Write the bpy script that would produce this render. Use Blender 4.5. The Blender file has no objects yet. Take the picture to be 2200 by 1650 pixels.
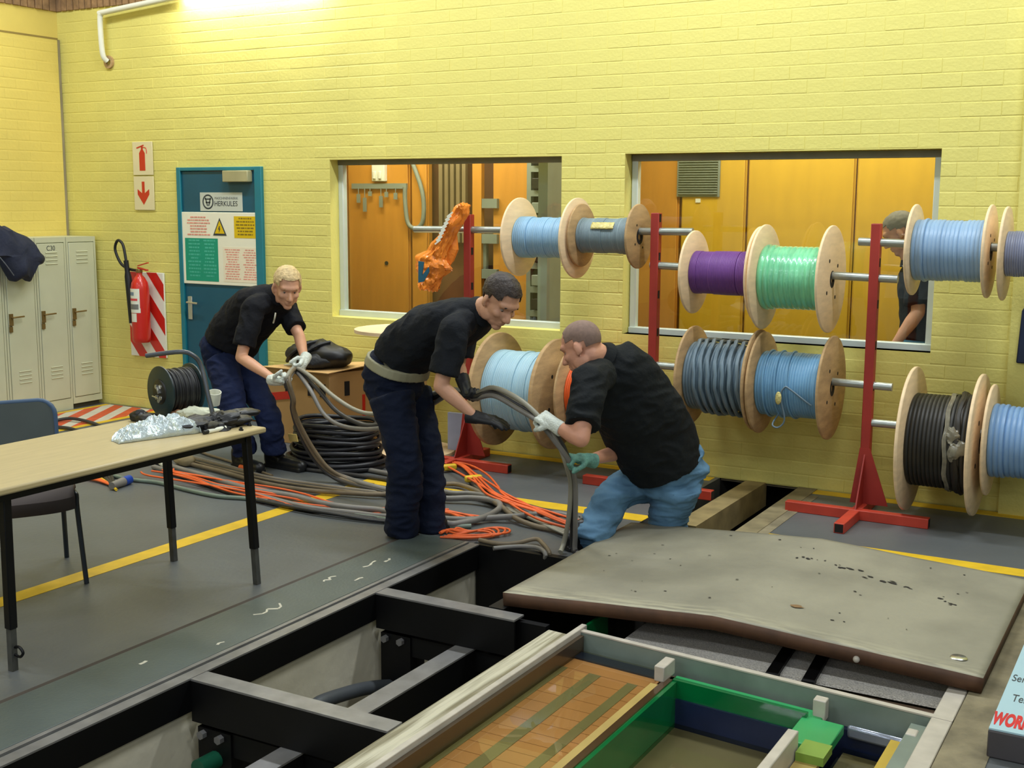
import bpy, bmesh, math, random
import numpy as np
from mathutils import Vector, Matrix, noise as mnoise
random.seed(7); np.random.seed(7)
C = bpy.context.scene.collection
SC = bpy.context.scene
V = Vector
# ---------------------------------------------------------------- camera
cam_d = bpy.data.cameras.new('camera'); cam = bpy.data.objects.new('camera', cam_d); C.objects.link(cam)
cam_d.sensor_width = 36.0; cam_d.lens = 2595.4 / 2200 * 36.0; cam_d.clip_start = .05
R_ = Matrix.Rotation(math.radians(29.6728), 4, 'Z') @ Matrix.Rotation(math.radians(90 - 8.5525), 4, 'X') @ Matrix.Rotation(math.radians(.2791), 4, 'Z')
cam.matrix_world = Matrix.Translation((0, 0, 1.85)) @ R_
SC.camera = cam
# ---------------------------------------------------------------- world, light, exposure
w = bpy.data.worlds.new('hall'); SC.world = w; w.use_nodes = True
w.node_tree.nodes['Background'].inputs[0].default_value = (.86, 1.0, 1.08, 1)
w.node_tree.nodes['Background'].inputs[1].default_value = .26
SC.view_settings.view_transform = 'Standard'; SC.view_settings.look = 'None'
SC.view_settings.gamma = 1; SC.view_settings.use_curve_mapping = False
SC.view_settings.exposure = 0.0
def area(name, loc, sx, sy, power, col=(.93, 1, 1.06), rot=(0, 0, 0)):
    l = bpy.data.lights.new(name, 'AREA'); l.shape = 'RECTANGLE'; l.size = sx; l.size_y = sy
    l.energy = power; l.color = col
    o = bpy.data.objects.new(name, l); C.objects.link(o); o.location = loc; o.rotation_euler = rot
    return o
for lx, pw_ in ((-8.0, 42), (-5.4, 74), (-2.8, 82), (-.2, 82)):
    area('unseen_hall_lamp', (lx, 6.25, 4.62), 1.5, .25, pw_)
for ly in (1.6, -2.4, -6.2):  # unseen front rows; the farthest added as low light for the guard plate
    for lx in (-7.0, -3.6, -.2, 3.2):
        area('unseen_hall_lamp', (lx, ly, 4.62), 1.5, .25, 50)
area('control_room_lamp', (-2.4, 8.35, 2.85), 2.6, .3, 40, (1, .95, .78))
area('control_room_lamp', (-5.6, 8.35, 2.85), 2.0, .3, 40, (1, .95, .8))

# ---------------------------------------------------------------- helpers
def lin(c):
    return tuple(((x / 255) / 12.92 if x / 255 <= .04045 else ((x / 255 + .055) / 1.055) ** 2.4) for x in c) + (1.0,)
MATS = {}
def pm(name, col, rough=.6, metal=0, var=.12, vs=5., bump=0., bs=60., spec=.5, stretch=(1, 1, 1), col2=None, c2=(.45, .6), coat=0):
    if name in MATS: return MATS[name]
    m = bpy.data.materials.new(name); m.use_nodes = True
    nt = m.node_tree; N = nt.nodes; L = nt.links; b = N['Principled BSDF']
    b.inputs['Roughness'].default_value = rough; b.inputs['Metallic'].default_value = metal
    b.inputs['Specular IOR Level'].default_value = spec
    b.inputs['Coat Weight'].default_value = coat
    tc = N.new('ShaderNodeTexCoord'); mp = N.new('ShaderNodeMapping'); L.new(tc.outputs['Object'], mp.inputs[0])
    mp.inputs['Scale'].default_value = stretch
    nz = N.new('ShaderNodeTexNoise'); nz.inputs['Scale'].default_value = vs; nz.inputs['Detail'].default_value = 5
    L.new(mp.outputs[0], nz.inputs['Vector'])
    rp = N.new('ShaderNodeValToRGB'); L.new(nz.outputs['Fac'], rp.inputs[0])
    c = lin(col)
    if col2:
        rp.color_ramp.elements[0].position = c2[0]; rp.color_ramp.elements[1].position = c2[1]
        rp.color_ramp.elements[0].color = c; rp.color_ramp.elements[1].color = lin(col2)
    else:
        rp.color_ramp.elements[0].position = .3; rp.color_ramp.elements[1].position = .7
        rp.color_ramp.elements[0].color = tuple(min(1, x * (1 - var)) for x in c[:3]) + (1,)
        rp.color_ramp.elements[1].color = tuple(min(1, x * (1 + var)) for x in c[:3]) + (1,)
    L.new(rp.outputs[0], b.inputs['Base Color'])
    if bump:
        n2 = N.new('ShaderNodeTexNoise'); n2.inputs['Scale'].default_value = bs; n2.inputs['Detail'].default_value = 4
        L.new(mp.outputs[0], n2.inputs['Vector'])
        bp = N.new('ShaderNodeBump'); bp.inputs['Strength'].default_value = bump; bp.inputs['Distance'].default_value = .01
        L.new(n2.outputs['Fac'], bp.inputs['Height']); L.new(bp.outputs[0], b.inputs['Normal'])
    MATS[name] = m
    return m
def emis(name, col, s):
    m = bpy.data.materials.new(name); m.use_nodes = True; b = m.node_tree.nodes['Principled BSDF']
    b.inputs['Base Color'].default_value = (1, 1, 1, 1)
    b.inputs['Emission Color'].default_value = col + (1,); b.inputs['Emission Strength'].default_value = s
    return m
def glassy(name, tint, gl=.08, rough=.0, fres=False):
    m = bpy.data.materials.new(name); m.use_nodes = True; nt = m.node_tree; N = nt.nodes; L = nt.links
    N.remove(N['Principled BSDF']); out = N['Material Output']
    t = N.new('ShaderNodeBsdfTransparent'); t.inputs[0].default_value = tint
    g = N.new('ShaderNodeBsdfGlossy'); g.inputs['Roughness'].default_value = rough
    mx = N.new('ShaderNodeMixShader')
    if fres:
        f = N.new('ShaderNodeFresnel'); f.inputs[0].default_value = 1.36; ge = N.new('ShaderNodeNewGeometry')
        sub = N.new('ShaderNodeMath'); sub.operation = 'SUBTRACT'; sub.inputs[0].default_value = 1; L.new(ge.outputs['Backfacing'], sub.inputs[1])
        mu = N.new('ShaderNodeMath'); mu.operation = 'MULTIPLY'; L.new(f.outputs[0], mu.inputs[0]); L.new(sub.outputs[0], mu.inputs[1]); L.new(mu.outputs[0], mx.inputs[0])
    else: mx.inputs[0].default_value = gl
    L.new(t.outputs[0], mx.inputs[1]); L.new(g.outputs[0], mx.inputs[2]); L.new(mx.outputs[0], out.inputs[0])
    return m

def frames(pts):
    pts = [V(p) for p in pts]; n = len(pts); T = []
    for i in range(n):
        t = (pts[min(i + 1, n - 1)] - pts[max(i - 1, 0)])
        T.append(t.normalized() if t.length > 1e-9 else V((0, 0, 1)))
    a = V((0, 0, 1)) if abs(T[0].z) < .9 else V((1, 0, 0))
    n0 = (a - T[0] * a.dot(T[0])).normalized(); out = []
    for t in T:
        n0 = (n0 - t * n0.dot(t))
        n0 = n0.normalized() if n0.length > 1e-6 else t.orthogonal().normalized()
        out.append((t, n0, t.cross(n0)))
    return pts, out
def smooth(pts, k=6, closed=False):
    P = [V(p) for p in pts]; n = len(P); o = []
    rng = n if closed else n - 1
    for i in range(rng):
        if closed: a, b, c, d = P[(i - 1) % n], P[i], P[(i + 1) % n], P[(i + 2) % n]
        else: a, b, c, d = P[max(i - 1, 0)], P[i], P[i + 1], P[min(i + 2, n - 1)]
        for j in range(k):
            t = j / k
            o.append(.5 * ((2 * b) + (c - a) * t + (2 * a - 5 * b + 4 * c - d) * t * t + (3 * b - a - 3 * c + d) * t ** 3))
    if not closed: o.append(P[-1])
    return o
class MB:
    def __init__(s): s.v = []; s.f = []; s.m = []
    def add(s, vs, fs, mi=0):
        o = len(s.v); s.v += [tuple(p) for p in vs]; s.f += [tuple(i + o for i in f) for f in fs]; s.m += [mi] * len(fs); return s
    def box(s, a, b, mi=0):
        x0, y0, z0 = [min(p, q) for p, q in zip(a, b)]; x1, y1, z1 = [max(p, q) for p, q in zip(a, b)]
        return s.add([(x0, y0, z0), (x1, y0, z0), (x1, y1, z0), (x0, y1, z0), (x0, y0, z1), (x1, y0, z1), (x1, y1, z1), (x0, y1, z1)],
                     [(3, 2, 1, 0), (4, 5, 6, 7), (0, 1, 5, 4), (1, 2, 6, 5), (2, 3, 7, 6), (3, 0, 4, 7)], mi)
    def obox(s, c, h, X, Y, Z, mi=0):
        c = V(c); vs = []
        for sz in (-1, 1):
            for sx, sy in ((-1, -1), (1, -1), (1, 1), (-1, 1)): vs.append(c + X * (sx * h[0]) + Y * (sy * h[1]) + Z * (sz * h[2]))
        return s.add(vs, [(3, 2, 1, 0), (4, 5, 6, 7), (0, 1, 5, 4), (1, 2, 6, 5), (2, 3, 7, 6), (3, 0, 4, 7)], mi)
    def bar(s, p, q, wx, wy, up=(0, 0, 1), mi=0):
        p = V(p); q = V(q); Z = (q - p).normalized(); u = V(up)
        if abs(Z.dot(u)) > .95: u = V((0, 1, 0))
        X = u.cross(Z).normalized(); Y = Z.cross(X)
        return s.obox((p + q) / 2, (wx / 2, wy / 2, (q - p).length / 2), X, Y, Z, mi)
    def rings(s, R, mi=0, caps=True, closed=False):
        n = len(R[0]); vs = [p for r in R for p in r]; fs = []; k = len(R)
        for i in range(k if closed else k - 1):
            for j in range(n):
                a = i * n + j; b = i * n + (j + 1) % n; c = ((i + 1) % k) * n
                fs.append((a, b, c + (j + 1) % n, c + j))
        if caps and not closed: fs += [tuple(range(n - 1, -1, -1)), tuple((k - 1) * n + j for j in range(n))]
        return s.add(vs, fs, mi)
    def tube(s, pts, r, seg=8, mi=0, closed=False):
        pts, F = frames(pts); rr = r if isinstance(r, (list, tuple)) else [r] * len(pts); R = []
        for p, (t, n, b), q in zip(pts, F, rr):
            R.append([p + (n * math.cos(2 * math.pi * j / seg) + b * math.sin(2 * math.pi * j / seg)) * q for j in range(seg)])
        return s.rings(R, mi, True, closed)
    def cyl(s, p, q, r0, r1=None, seg=20, mi=0):
        p = V(p); q = V(q); r1 = r0 if r1 is None else r1
        return s.tube([p, q], [r0, r1], seg, mi)
    def lathe(s, prof, c, ax, seg=40, mi=0, close=False):
        c = V(c); ax = V(ax).normalized(); a = V((0, 0, 1)) if abs(ax.z) < .9 else V((1, 0, 0))
        n = (a - ax * a.dot(ax)).normalized(); b = ax.cross(n)
        R = [[c + ax * h + (n * math.cos(2 * math.pi * j / seg) + b * math.sin(2 * math.pi * j / seg)) * r for j in range(seg)] for r, h in prof]
        return s.rings(R, mi, not close, close)
    def ell(s, c, r, M=None, seg=16, rg=10, mi=0):
        c = V(c); M = M or Matrix.Identity(3); vs = [c + M @ V((0, 0, -r[2]))]
        for i in range(1, rg):
            a = -math.pi / 2 + math.pi * i / rg
            for j in range(seg):
                t = 2 * math.pi * j / seg
                vs.append(c + M @ V((r[0] * math.cos(a) * math.cos(t), r[1] * math.cos(a) * math.sin(t), r[2] * math.sin(a))))
        vs.append(c + M @ V((0, 0, r[2]))); fs = []
        for j in range(seg): fs.append((0, 1 + (j + 1) % seg, 1 + j))
        for i in range(rg - 2):
            for j in range(seg):
                a = 1 + i * seg; fs.append((a + j, a + (j + 1) % seg, a + seg + (j + 1) % seg, a + seg + j))
        a = 1 + (rg - 2) * seg; e = len(vs) - 1
        for j in range(seg): fs.append((a + j, a + (j + 1) % seg, e))
        return s.add(vs, fs, mi)
    def cap(s, p, q, r0, r1, seg=14, mi=0):
        s.cyl(p, q, r0, r1, seg, mi); s.ell(p, (r0,) * 3, None, seg, 8, mi); s.ell(q, (r1,) * 3, None, seg, 8, mi); return s
    def prism(s, poly, d, mi=0):
        d = V(d); n = len(poly); A = [V(p) for p in poly]; vs = A + [p + d for p in A]
        return s.add(vs, [tuple(range(n - 1, -1, -1)), tuple(range(n, 2 * n))] + [(i, (i + 1) % n, n + (i + 1) % n, n + i) for i in range(n)], mi)
    def grid(s, P, mi=0):
        nu = len(P); nv = len(P[0]); vs = [p for r in P for p in r]
        return s.add(vs, [(i * nv + j, i * nv + j + 1, (i + 1) * nv + j + 1, (i + 1) * nv + j) for i in range(nu - 1) for j in range(nv - 1)], mi)
    def mesh(s, name, mats, org=V((0, 0, 0)), ang=.6, fix=True):
        me = bpy.data.meshes.new(name); me.from_pydata([V(p) - org for p in s.v], [], s.f)
        for m in (mats if isinstance(mats, (list, tuple)) else [mats]): me.materials.append(m)
        me.polygons.foreach_set('material_index', s.m)
        if fix:
            bm = bmesh.new(); bm.from_mesh(me); bmesh.ops.recalc_face_normals(bm, faces=bm.faces); bm.to_mesh(me); bm.free()
        if ang:
            me.polygons.foreach_set('use_smooth', [True] * len(me.polygons)); me.set_sharp_from_angle(angle=ang)
        return me
    def obj(s, name, mats, parent=None, bev=0, ang=.8, **kw):
        org = worg(parent); o = bpy.data.objects.new(name, s.mesh(name, mats, org, ang)); C.objects.link(o); o.parent = parent
        if bev:
            b = o.modifiers.new('bevel', 'BEVEL'); b.width = bev; b.segments = 2; b.limit_method = 'ANGLE'; b.angle_limit = .7
        props(o, **kw); return o
def worg(p):
    v = V((0, 0, 0))
    while p: v = v + p.location; p = p.parent
    return v
def props(o, label=None, cat=None, group=None, kind=None):
    for k, v in (('label', label), ('category', cat), ('group', group), ('kind', kind)):
        if v: o[k] = v
    return o
def thing(name, label, cat, loc=(0, 0, 0), group=None):
    o = bpy.data.objects.new(name, None); C.objects.link(o); o.location = loc; o.empty_display_size = .1
    return props(o, label, cat, group)
def text(name, s, size, loc, X, Y, mat, parent=None, align='CENTER', ext=.0006, shear=0, sx=1, bold=0):
    c = bpy.data.curves.new(name, 'FONT'); c.body = s; c.size = size; c.align_x = align; c.align_y = 'CENTER'; c.extrude = ext; c.shear = shear; c.offset = bold
    tmp = bpy.data.objects.new(name, c); me = bpy.data.meshes.new_from_object(tmp); bpy.data.objects.remove(tmp); bpy.data.curves.remove(c)
    me.materials.clear(); me.materials.append(mat); o = bpy.data.objects.new(name, me); C.objects.link(o)
    X = V(X).normalized(); Y = V(Y).normalized(); Z = X.cross(Y)
    M = Matrix((X * sx, Y, Z)).transposed().to_4x4(); M.translation = V(loc) - worg(parent)
    o.parent = parent; o.matrix_local = M
    return o
X3, Y3, Z3 = V((1, 0, 0)), V((0, 1, 0)), V((0, 0, 1))
# ---------------------------------------------------------------- materials
YEL = (222, 211, 118)
m_wall = pm('painted_brick_yellow', YEL, .55, var=.07, vs=1.6, bump=.25, bs=45, col2=None)
m_wall_l = pm('painted_brick_yellow_left', (226, 204, 108), .6, var=.07, vs=1.2, bump=.2, bs=40)
m_soldier = pm('unpainted_brick', (150, 118, 84), .85, var=.3, vs=14, bump=.4, bs=80)
m_ceil = pm('ceiling_board', (205, 200, 180), .9)
m_floor = pm('sealed_concrete_floor', (93, 96, 96), .42, var=.16, vs=1.3, bump=.12, bs=30, spec=.4)
m_plate = pm('painted_floor_plate', (80, 90, 88), .45, var=.12, vs=3, bump=.15, bs=70, col2=None)
m_lineY = pm('yellow_floor_paint', (222, 182, 34), .5, var=.12, vs=9)
m_red_p = pm('red_floor_paint', (205, 84, 46), .55, var=.15, vs=9)
m_white_p = pm('white_floor_paint', (205, 200, 182), .55, var=.1, vs=9)
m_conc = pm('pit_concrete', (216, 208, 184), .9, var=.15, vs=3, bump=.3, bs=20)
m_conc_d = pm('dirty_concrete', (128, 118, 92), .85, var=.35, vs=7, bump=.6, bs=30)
m_blk = pm('black_steel', (7, 7, 8), .5, var=.2, vs=8, spec=.3)
m_steel_top = pm('worn_steel_top', (128, 126, 124), .45, metal=.35, var=.2, vs=10)
m_alu = pm('aluminium_frame', (205, 214, 206), .4, metal=.2, var=.05)
m_white = pm('white_paint', (232, 232, 216), .5, var=.04)
m_wood_t = pm('table_laminate', (184, 166, 122), .45, var=.07, vs=4, stretch=(9, 1, 1))
m_teal = pm('teal_door_paint', (14, 82, 104), .45, var=.1, vs=3)
m_teal_l = pm('teal_frame_paint', (26, 118, 132), .45, var=.08)
m_lock = pm('locker_enamel', (198, 200, 172), .45, var=.06, vs=2.5)
m_lock_d = pm('locker_plinth_dark', (70, 66, 50), .8)  # plain dark colour of the locker plinths
m_brass = pm('tarnished_brass', (140, 116, 70), .45, metal=.6)
m_chrome = pm('bright_metal', (205, 205, 200), .25, metal=.9, var=.04)
m_red = pm('extinguisher_red', (200, 38, 28), .3, var=.05, coat=.3)
m_rack = pm('rack_red_oxide', (156, 46, 36), .5, var=.12, vs=6)
m_rack_b = pm('rack_base_red', (186, 60, 40), .5, var=.15, vs=8)
m_rod = pm('galvanised_pipe', (168, 174, 168), .35, metal=.7, var=.12, vs=14)
m_flange = pm('plywood_pale', (234, 206, 164), .7, var=.09, vs=7, stretch=(1, 1, 5), bump=.1)
m_flange2 = pm('plywood_weathered', (178, 146, 102), .75, var=.22, vs=6, stretch=(1, 1, 4), bump=.2)
m_hole = pm('dark_hole', (26, 20, 16), .9)
m_black_p = pm('black_plastic', (18, 18, 20), .45)
m_text = pm('dark_print', (54, 60, 64), .6)
m_print_r = pm('faded_red_print', (226, 150, 132), .6)
m_print_g = pm('green_print_panel', (10, 150, 118), .5, var=.03)
m_print_y = pm('yellow_print_panel', (222, 186, 16), .5, var=.03)
m_paper = pm('cream_board', (240, 236, 212), .5, var=.02)
m_glass = glassy('window_glass', (.97, 1, .97, 1), .05)

# ================================================================ STRUCTURE
D = 7.696
# floor with the pit and the trench left open
fb = MB()
for a, b in (((-9.3, -9), (-3.36, 7.75)), ((-3.36, 5.507), (-2.75, 7.70)), ((-2.2, 5.507), (-.50, 7.70)), ((-.50, -9), (6, 7.75)), ((-3.36, -9), (-.50, .9))):
    fb.box((a[0], a[1], -.25), (b[0], b[1], 0))
floor = fb.obj('floor', m_floor, kind='structure')
# painted lines on the floor (paint skins 2 mm thick)
def floor_poly(name, pts, mat, label, parent=None, h=.002):
    o = MB().prism([(x, y, 0.0) for x, y in pts], (0, 0, h)).obj(name, mat, parent)
    return o
ln = floor_poly('trim_1', [(-4.80, 1.2), (-4.69, 1.2), (-4.66, 6.35), (-4.78, 6.35)], m_lineY, '')
ln['kind'] = 'structure'
ln = floor_poly('trim_2', [(-4.78, 6.35), (-4.66, 6.33), (-2.75, 6.37), (-2.75, 6.51), (-4.78, 6.47)], m_lineY, ''); ln['kind'] = 'structure'
ln = floor_poly('trim_3', [(-2.2, 6.37), (2.0, 6.37), (2.0, 6.5), (-2.2, 6.5)], m_lineY, ''); ln['kind'] = 'structure'
ln = floor_poly('trim_4', [(-4.6, 7.57), (-2.78, 7.57), (-2.78, 7.68), (-4.6, 7.68)], m_lineY, ''); ln['kind'] = 'structure'
ln = floor_poly('trim_5', [(-2.1, 7.57), (2.0, 7.57), (2.0, 7.68), (-2.1, 7.68)], m_lineY, ''); ln['kind'] = 'structure'
ln = floor_poly('trim_6', [(-7.9, 7.40), (-4.6, 7.50), (-4.6, 7.57), (-7.9, 7.48)], m_lineY, ''); ln['kind'] = 'structure'
# hazard hatching in front of the lockers
hz = thing('floor_marking', 'red and white hatched keep-clear strip with yellow border painted in the corner', 'floor marking', (-8.3, 7.1, 0))
HX0, HX1, HY0, HY1 = -8.66, -7.93, 6.42, 7.66
bm_ = MB()
for a, b in (((HX0, HY0), (HX1, HY0 + .07)), ((HX1 - .07, HY0), (HX1, HY1)), ((HX0, HY0), (HX0 + .06, HY1))):
    bm_.box((a[0], a[1], 0), (b[0], b[1], .002))
bm_.obj('border', m_lineY, hz)
MB().box((HX0 + .06, HY0 + .07, 0), (HX1 - .07, HY1, .0012)).obj('white_ground', m_white_p, hz)
def clip_poly(poly, x0, x1, y0, y1):
    for ax, lim, sg in ((0, x0, 1), (0, x1, -1), (1, y0, 1), (1, y1, -1)):
        o = []
        for i in range(len(poly)):
            p, q = poly[i], poly[(i + 1) % len(poly)]
            dp, dq = (p[ax] - lim) * sg, (q[ax] - lim) * sg
            if dp >= 0: o.append(p)
            if dp * dq < 0:
                t = dp / (dp - dq); o.append((p[0] + (q[0] - p[0]) * t, p[1] + (q[1] - p[1]) * t))
        poly = o
        if len(poly) < 3: return []
    return poly
for k in range(-4, 9):
    y = HY0 + k * .40
    pl = clip_poly([(HX0, y + 1.05), (HX1, y - .25), (HX1, y - .05), (HX0, y + 1.25)], HX0 + .06, HX1 - .07, HY0 + .07, HY1)
    if pl: MB().prism([(a, b, .0012) for a, b in pl], (0, 0, .001)).obj('red_stripe', m_red_p, hz)
# ---- pit
pw = MB()
pw.box((-3.50, .9, -1.2), (-3.36, 5.6, -.25)); pw.box((-3.36, .9, -1.2), (-3.345, 5.507, -.02))
pw.box((-3.36, 5.507, -1.2), (-2.75, 5.6, -.25)); pw.box((-.5, .9, -1.2), (-.36, 6.1, -.25))
pw.box((-2.2, 5.507, -1.2), (-.36, 5.6, -.25)); pw.box((-3.4, .8, -1.2), (-.4, .9, -.25))
pw.obj('wall_pit', m_conc, kind='structure')
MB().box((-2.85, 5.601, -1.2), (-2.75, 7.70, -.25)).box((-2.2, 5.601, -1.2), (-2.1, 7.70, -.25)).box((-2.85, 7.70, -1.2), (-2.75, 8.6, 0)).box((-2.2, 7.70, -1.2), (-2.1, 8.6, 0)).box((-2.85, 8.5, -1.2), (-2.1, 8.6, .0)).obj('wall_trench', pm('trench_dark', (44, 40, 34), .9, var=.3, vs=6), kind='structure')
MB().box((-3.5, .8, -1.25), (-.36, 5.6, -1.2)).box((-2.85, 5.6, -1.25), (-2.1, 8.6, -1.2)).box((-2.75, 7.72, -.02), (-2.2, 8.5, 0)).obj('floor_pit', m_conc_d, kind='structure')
# ---- brick courses
def brick_mesh(x0, x1, z0, z1, d, e=.004):
    v = [(x0, 0, z0), (x1, 0, z0), (x1, 0, z1), (x0, 0, z1), (x0 + .001, -d, z0 + e), (x1 - .001, -d, z0 + e), (x1 - .001, -d, z1 - e), (x0 + .001, -d, z1 - e)]
    return v, [(4, 5, 6, 7), (0, 1, 5, 4), (1, 2, 6, 5), (2, 3, 7, 6), (3, 0, 4, 7)]
WX0, WX1, WZ = -9.1, -.95, 3.5
W1 = (-6.05, -3.99, .935, 2.175); W2 = (-3.50, -1.42, .945, 2.183); DR = (-7.68, -6.735, -.1, 2.13)
wb = MB()
def slab(x0, x1, z0, z1): wb.box((x0, D, z0), (x1, D + .205, z1))
slab(-9.3, DR[0], 0, 4.8); slab(DR[0], DR[1], DR[3], 4.8); slab(DR[1], W1[0], 0, 4.8)
slab(W1[0], W1[1], 0, W1[2]); slab(W1[0], W1[1], W1[3], 4.8); slab(W1[1], W2[0], 0, 4.8)
slab(W2[0], W2[1], 0, W2[2]); slab(W2[0], W2[1], W2[3], 4.8); slab(W2[1], 6, 0, 4.8)
wall_b = wb.obj('wall_back', m_wall, kind='structure')
CH, BL = .0875, .232
cand = []; rest = MB()
for ci in range(int(WZ / CH)):
    z0 = ci * CH + .003; z1 = (ci + 1) * CH - .003
    x = WX0 - (BL / 2 if ci % 2 else 0)
    while x < WX1:
        segs = [(max(x + .0015, WX0), min(x + BL - .0015, WX1))]
        for o in (W1, W2, DR):
            if z1 > o[2] + .005 and z0 < o[3] - .005:
                ns = []
                for a, b in segs:
                    if b <= o[0] or a >= o[1]: ns.append((a, b)); continue
                    if a < o[0] - .02: ns.append((a, o[0] - .001))
                    if b > o[1] + .02: ns.append((o[1] + .001, b))
                segs = ns
        for a, b in segs:
            if b - a < .02: continue
            full = abs((b - a) - (BL - .003)) < 1e-4
            cand.append((a, b, z0, z1, full))
        x += BL
def brickscore(c):
    x, z = (c[0] + c[1]) / 2, (c[2] + c[3]) / 2
    vis = 1.0
    if z < .9 and x > -4.6: vis = .55
    return (c[1] - c[0]) * vis / (x * x + D * D)
full = sorted([c for c in cand if c[4] and c[3] < 3.3], key=brickscore, reverse=True)[:296]
fs_ = set(full)
bvars = []
for k in range(4):
    b = MB(); v, f = brick_mesh(0, BL - .003, 0, CH - .006, .0008 + .0005 * k, .0024); b.add(v, f)
    bvars.append(b.mesh('brick', m_wall, ang=0, fix=False))
rng = random.Random(3)
for c in cand:
    if c in fs_:
        o = bpy.data.objects.new('brick', bvars[rng.randrange(4)]); C.objects.link(o); o.parent = wall_b
        o.location = (c[0], D, c[2])
    else:
        v, f = brick_mesh(c[0], c[1], c[2], c[3], rng.choice((.0008, .0013, .0018, .0023)))
        rest.add([(a, b + D, q) for a, b, q in v], f)
rest.obj('brick_courses', m_wall, wall_b, ang=0, kind='stuff')
# soldier course along the top
for k in range(16):
    x = -9.1 + k * .077
    o = MB().box((x + .004, D - .012 - .004 * (k % 3), 3.515), (x + .071, D + .01, 3.72)).obj('brick', m_soldier, wall_b, bev=.004)
sold = MB()
for k in range(16, 60):
    x = -9.1 + k * .077; sold.box((x + .004, D - .012 - .004 * (k % 3), 3.515), (x + .071, D + .01, 3.72))
sold.obj('soldier_course', m_soldier, wall_b, kind='stuff')
# left wall
wl = MB(); wl.box((-9.3, -9, 0), (-9.1, D, 4.8)); wl.box((-9.1, -9, 0), (-9.06, 7.655, 3.27))
wall_l = wl.obj('wall_left', m_wall_l, kind='structure')
bl = MB()
for ci in range(int(3.25 / CH)):
    y = 7.65 - (BL / 2 if ci % 2 else 0)
    while y > 3.5:
        a, b = max(y - BL + .0015, 3.0), min(y - .0015, 7.65)
        v, f = brick_mesh(0, b - a, ci * CH + .005, (ci + 1) * CH - .005, .001 + .0008 * rng.random(), .003)
        bl.add([(-9.06 - q1, a + q0, q2) for q0, q1, q2 in v], f); y -= BL
bl.obj('brick_courses', m_wall_l, wall_l, ang=0, kind='stuff')
for k in range(18):
    y = D - .01 - k * .077
    MB().box((-9.1 - .01, y - .071, 3.515), (-9.085 + .004 * (k % 3), y - .004, 3.72)).obj('brick', m_soldier, wall_l, bev=.004)
m_jt = pm('joint_shadow', (150, 128, 66), .8)  # shading line of the wall ledge, painted as a dark strip along its groove
MB().box((-9.1, 3.0, 3.266), (-9.058, 7.66, 3.282)).obj('joint_strip', m_jt, wall_l)
MB().box((-9.095, 7.656, 0), (-9.07, 7.69, 3.27)).obj('joint_strip', pm('joint_grey', (150, 140, 112), .8), wall_l)
# ceiling
cb = MB().box((-9.3, -9, 4.8), (6, D + .3, 4.9)).obj('ceiling', m_ceil, kind='structure')
for k in range(6): MB().box((-9.1 + k * 2.8, -9, 4.66), (-8.95 + k * 2.8, D, 4.8)).obj('beam', m_ceil, cb)
# pilaster at the right edge
MB().box((-.965, D - .05, 0), (-.62, D, 3.5)).obj('trim_7', m_wall, kind='structure')
# ---- windows
def window(n, o, inner):
    x0, x1, z0, z1 = o; yf = D + .12
    root = thing('window_%d' % n, None, None, ((x0 + x1) / 2, yf, z0)); root['kind'] = 'structure'
    a, b, c, d = inner
    fw = .045
    MB().box((a - fw, yf - .015, c - .01), (a, yf + .04, d + fw)).box((b, yf - .015, c - .01), (b + fw, yf + .04, d + fw)).obj('frame_jambs', m_alu, root, bev=.004)
    MB().box((a - fw, yf - .02, d), (b + fw, yf + .04, d + fw)).obj('frame_head', pm('frame_grey', (120, 116, 98), .5), root, bev=.004)
    MB().box((a - fw, yf - .03, c - .05), (b + fw, yf + .04, c)).obj('frame_sill', m_alu, root, bev=.004)
    MB().box((a, yf + .01, c), (b, yf + .016, d)).obj('pane', m_glass, root)
    # sloped masonry sill below the frame
    MB().prism([(x0, D + .0, z0), (x0, D + .2, z0), (x0, D + .2, c - .04), (x0, yf, c - .045)], (x1 - x0, 0, 0)).obj('sill', m_wall, root)
window(1, W1, (-6.005, -4.04, .985, 2.135)); window(2, W2, (-3.45, -1.475, .985, 2.135))
# ---- door
d1 = thing('door_1', None, None, (-7.2, D, 0)); d1['kind'] = 'structure'
fr = MB(); x0, x1, z1 = DR[0], DR[1], DR[3]
fr.box((x0, D - .03, 0), (x0 + .045, D + .12, z1)); fr.box((x1 - .075, D - .03, 0), (x1, D + .12, z1)); fr.box((x0 + .0452, D - .0298, z1 - .03), (x1 - .0752, D + .12, z1 - .0005))
fr.obj('door_frame', m_teal_l, d1, bev=.004)
MB().box((x0 + .047, D - .012, .012), (x1 - .077, D + .032, z1 - .034)).obj('door_leaf', m_teal, d1, bev=.003)
MB().box((-7.115, D - .075, 2.005), (-6.84, D - .0125, 2.098)).obj('door_closer', pm('closer_metal', (176, 170, 130), .45, metal=.2), d1, bev=.006)
h = MB().box((-7.605, D - .02, .835), (-7.555, D - .0125, 1.035)).obj('handle_plate', m_chrome, d1, bev=.003)
MB().tube(smooth([(-7.58, D - .02, .985), (-7.58, D - .055, .985), (-7.55, D - .062, .987), (-7.45, D - .062, .98)], 5), .009, 10).obj('handle_lever', m_chrome, h)
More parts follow.
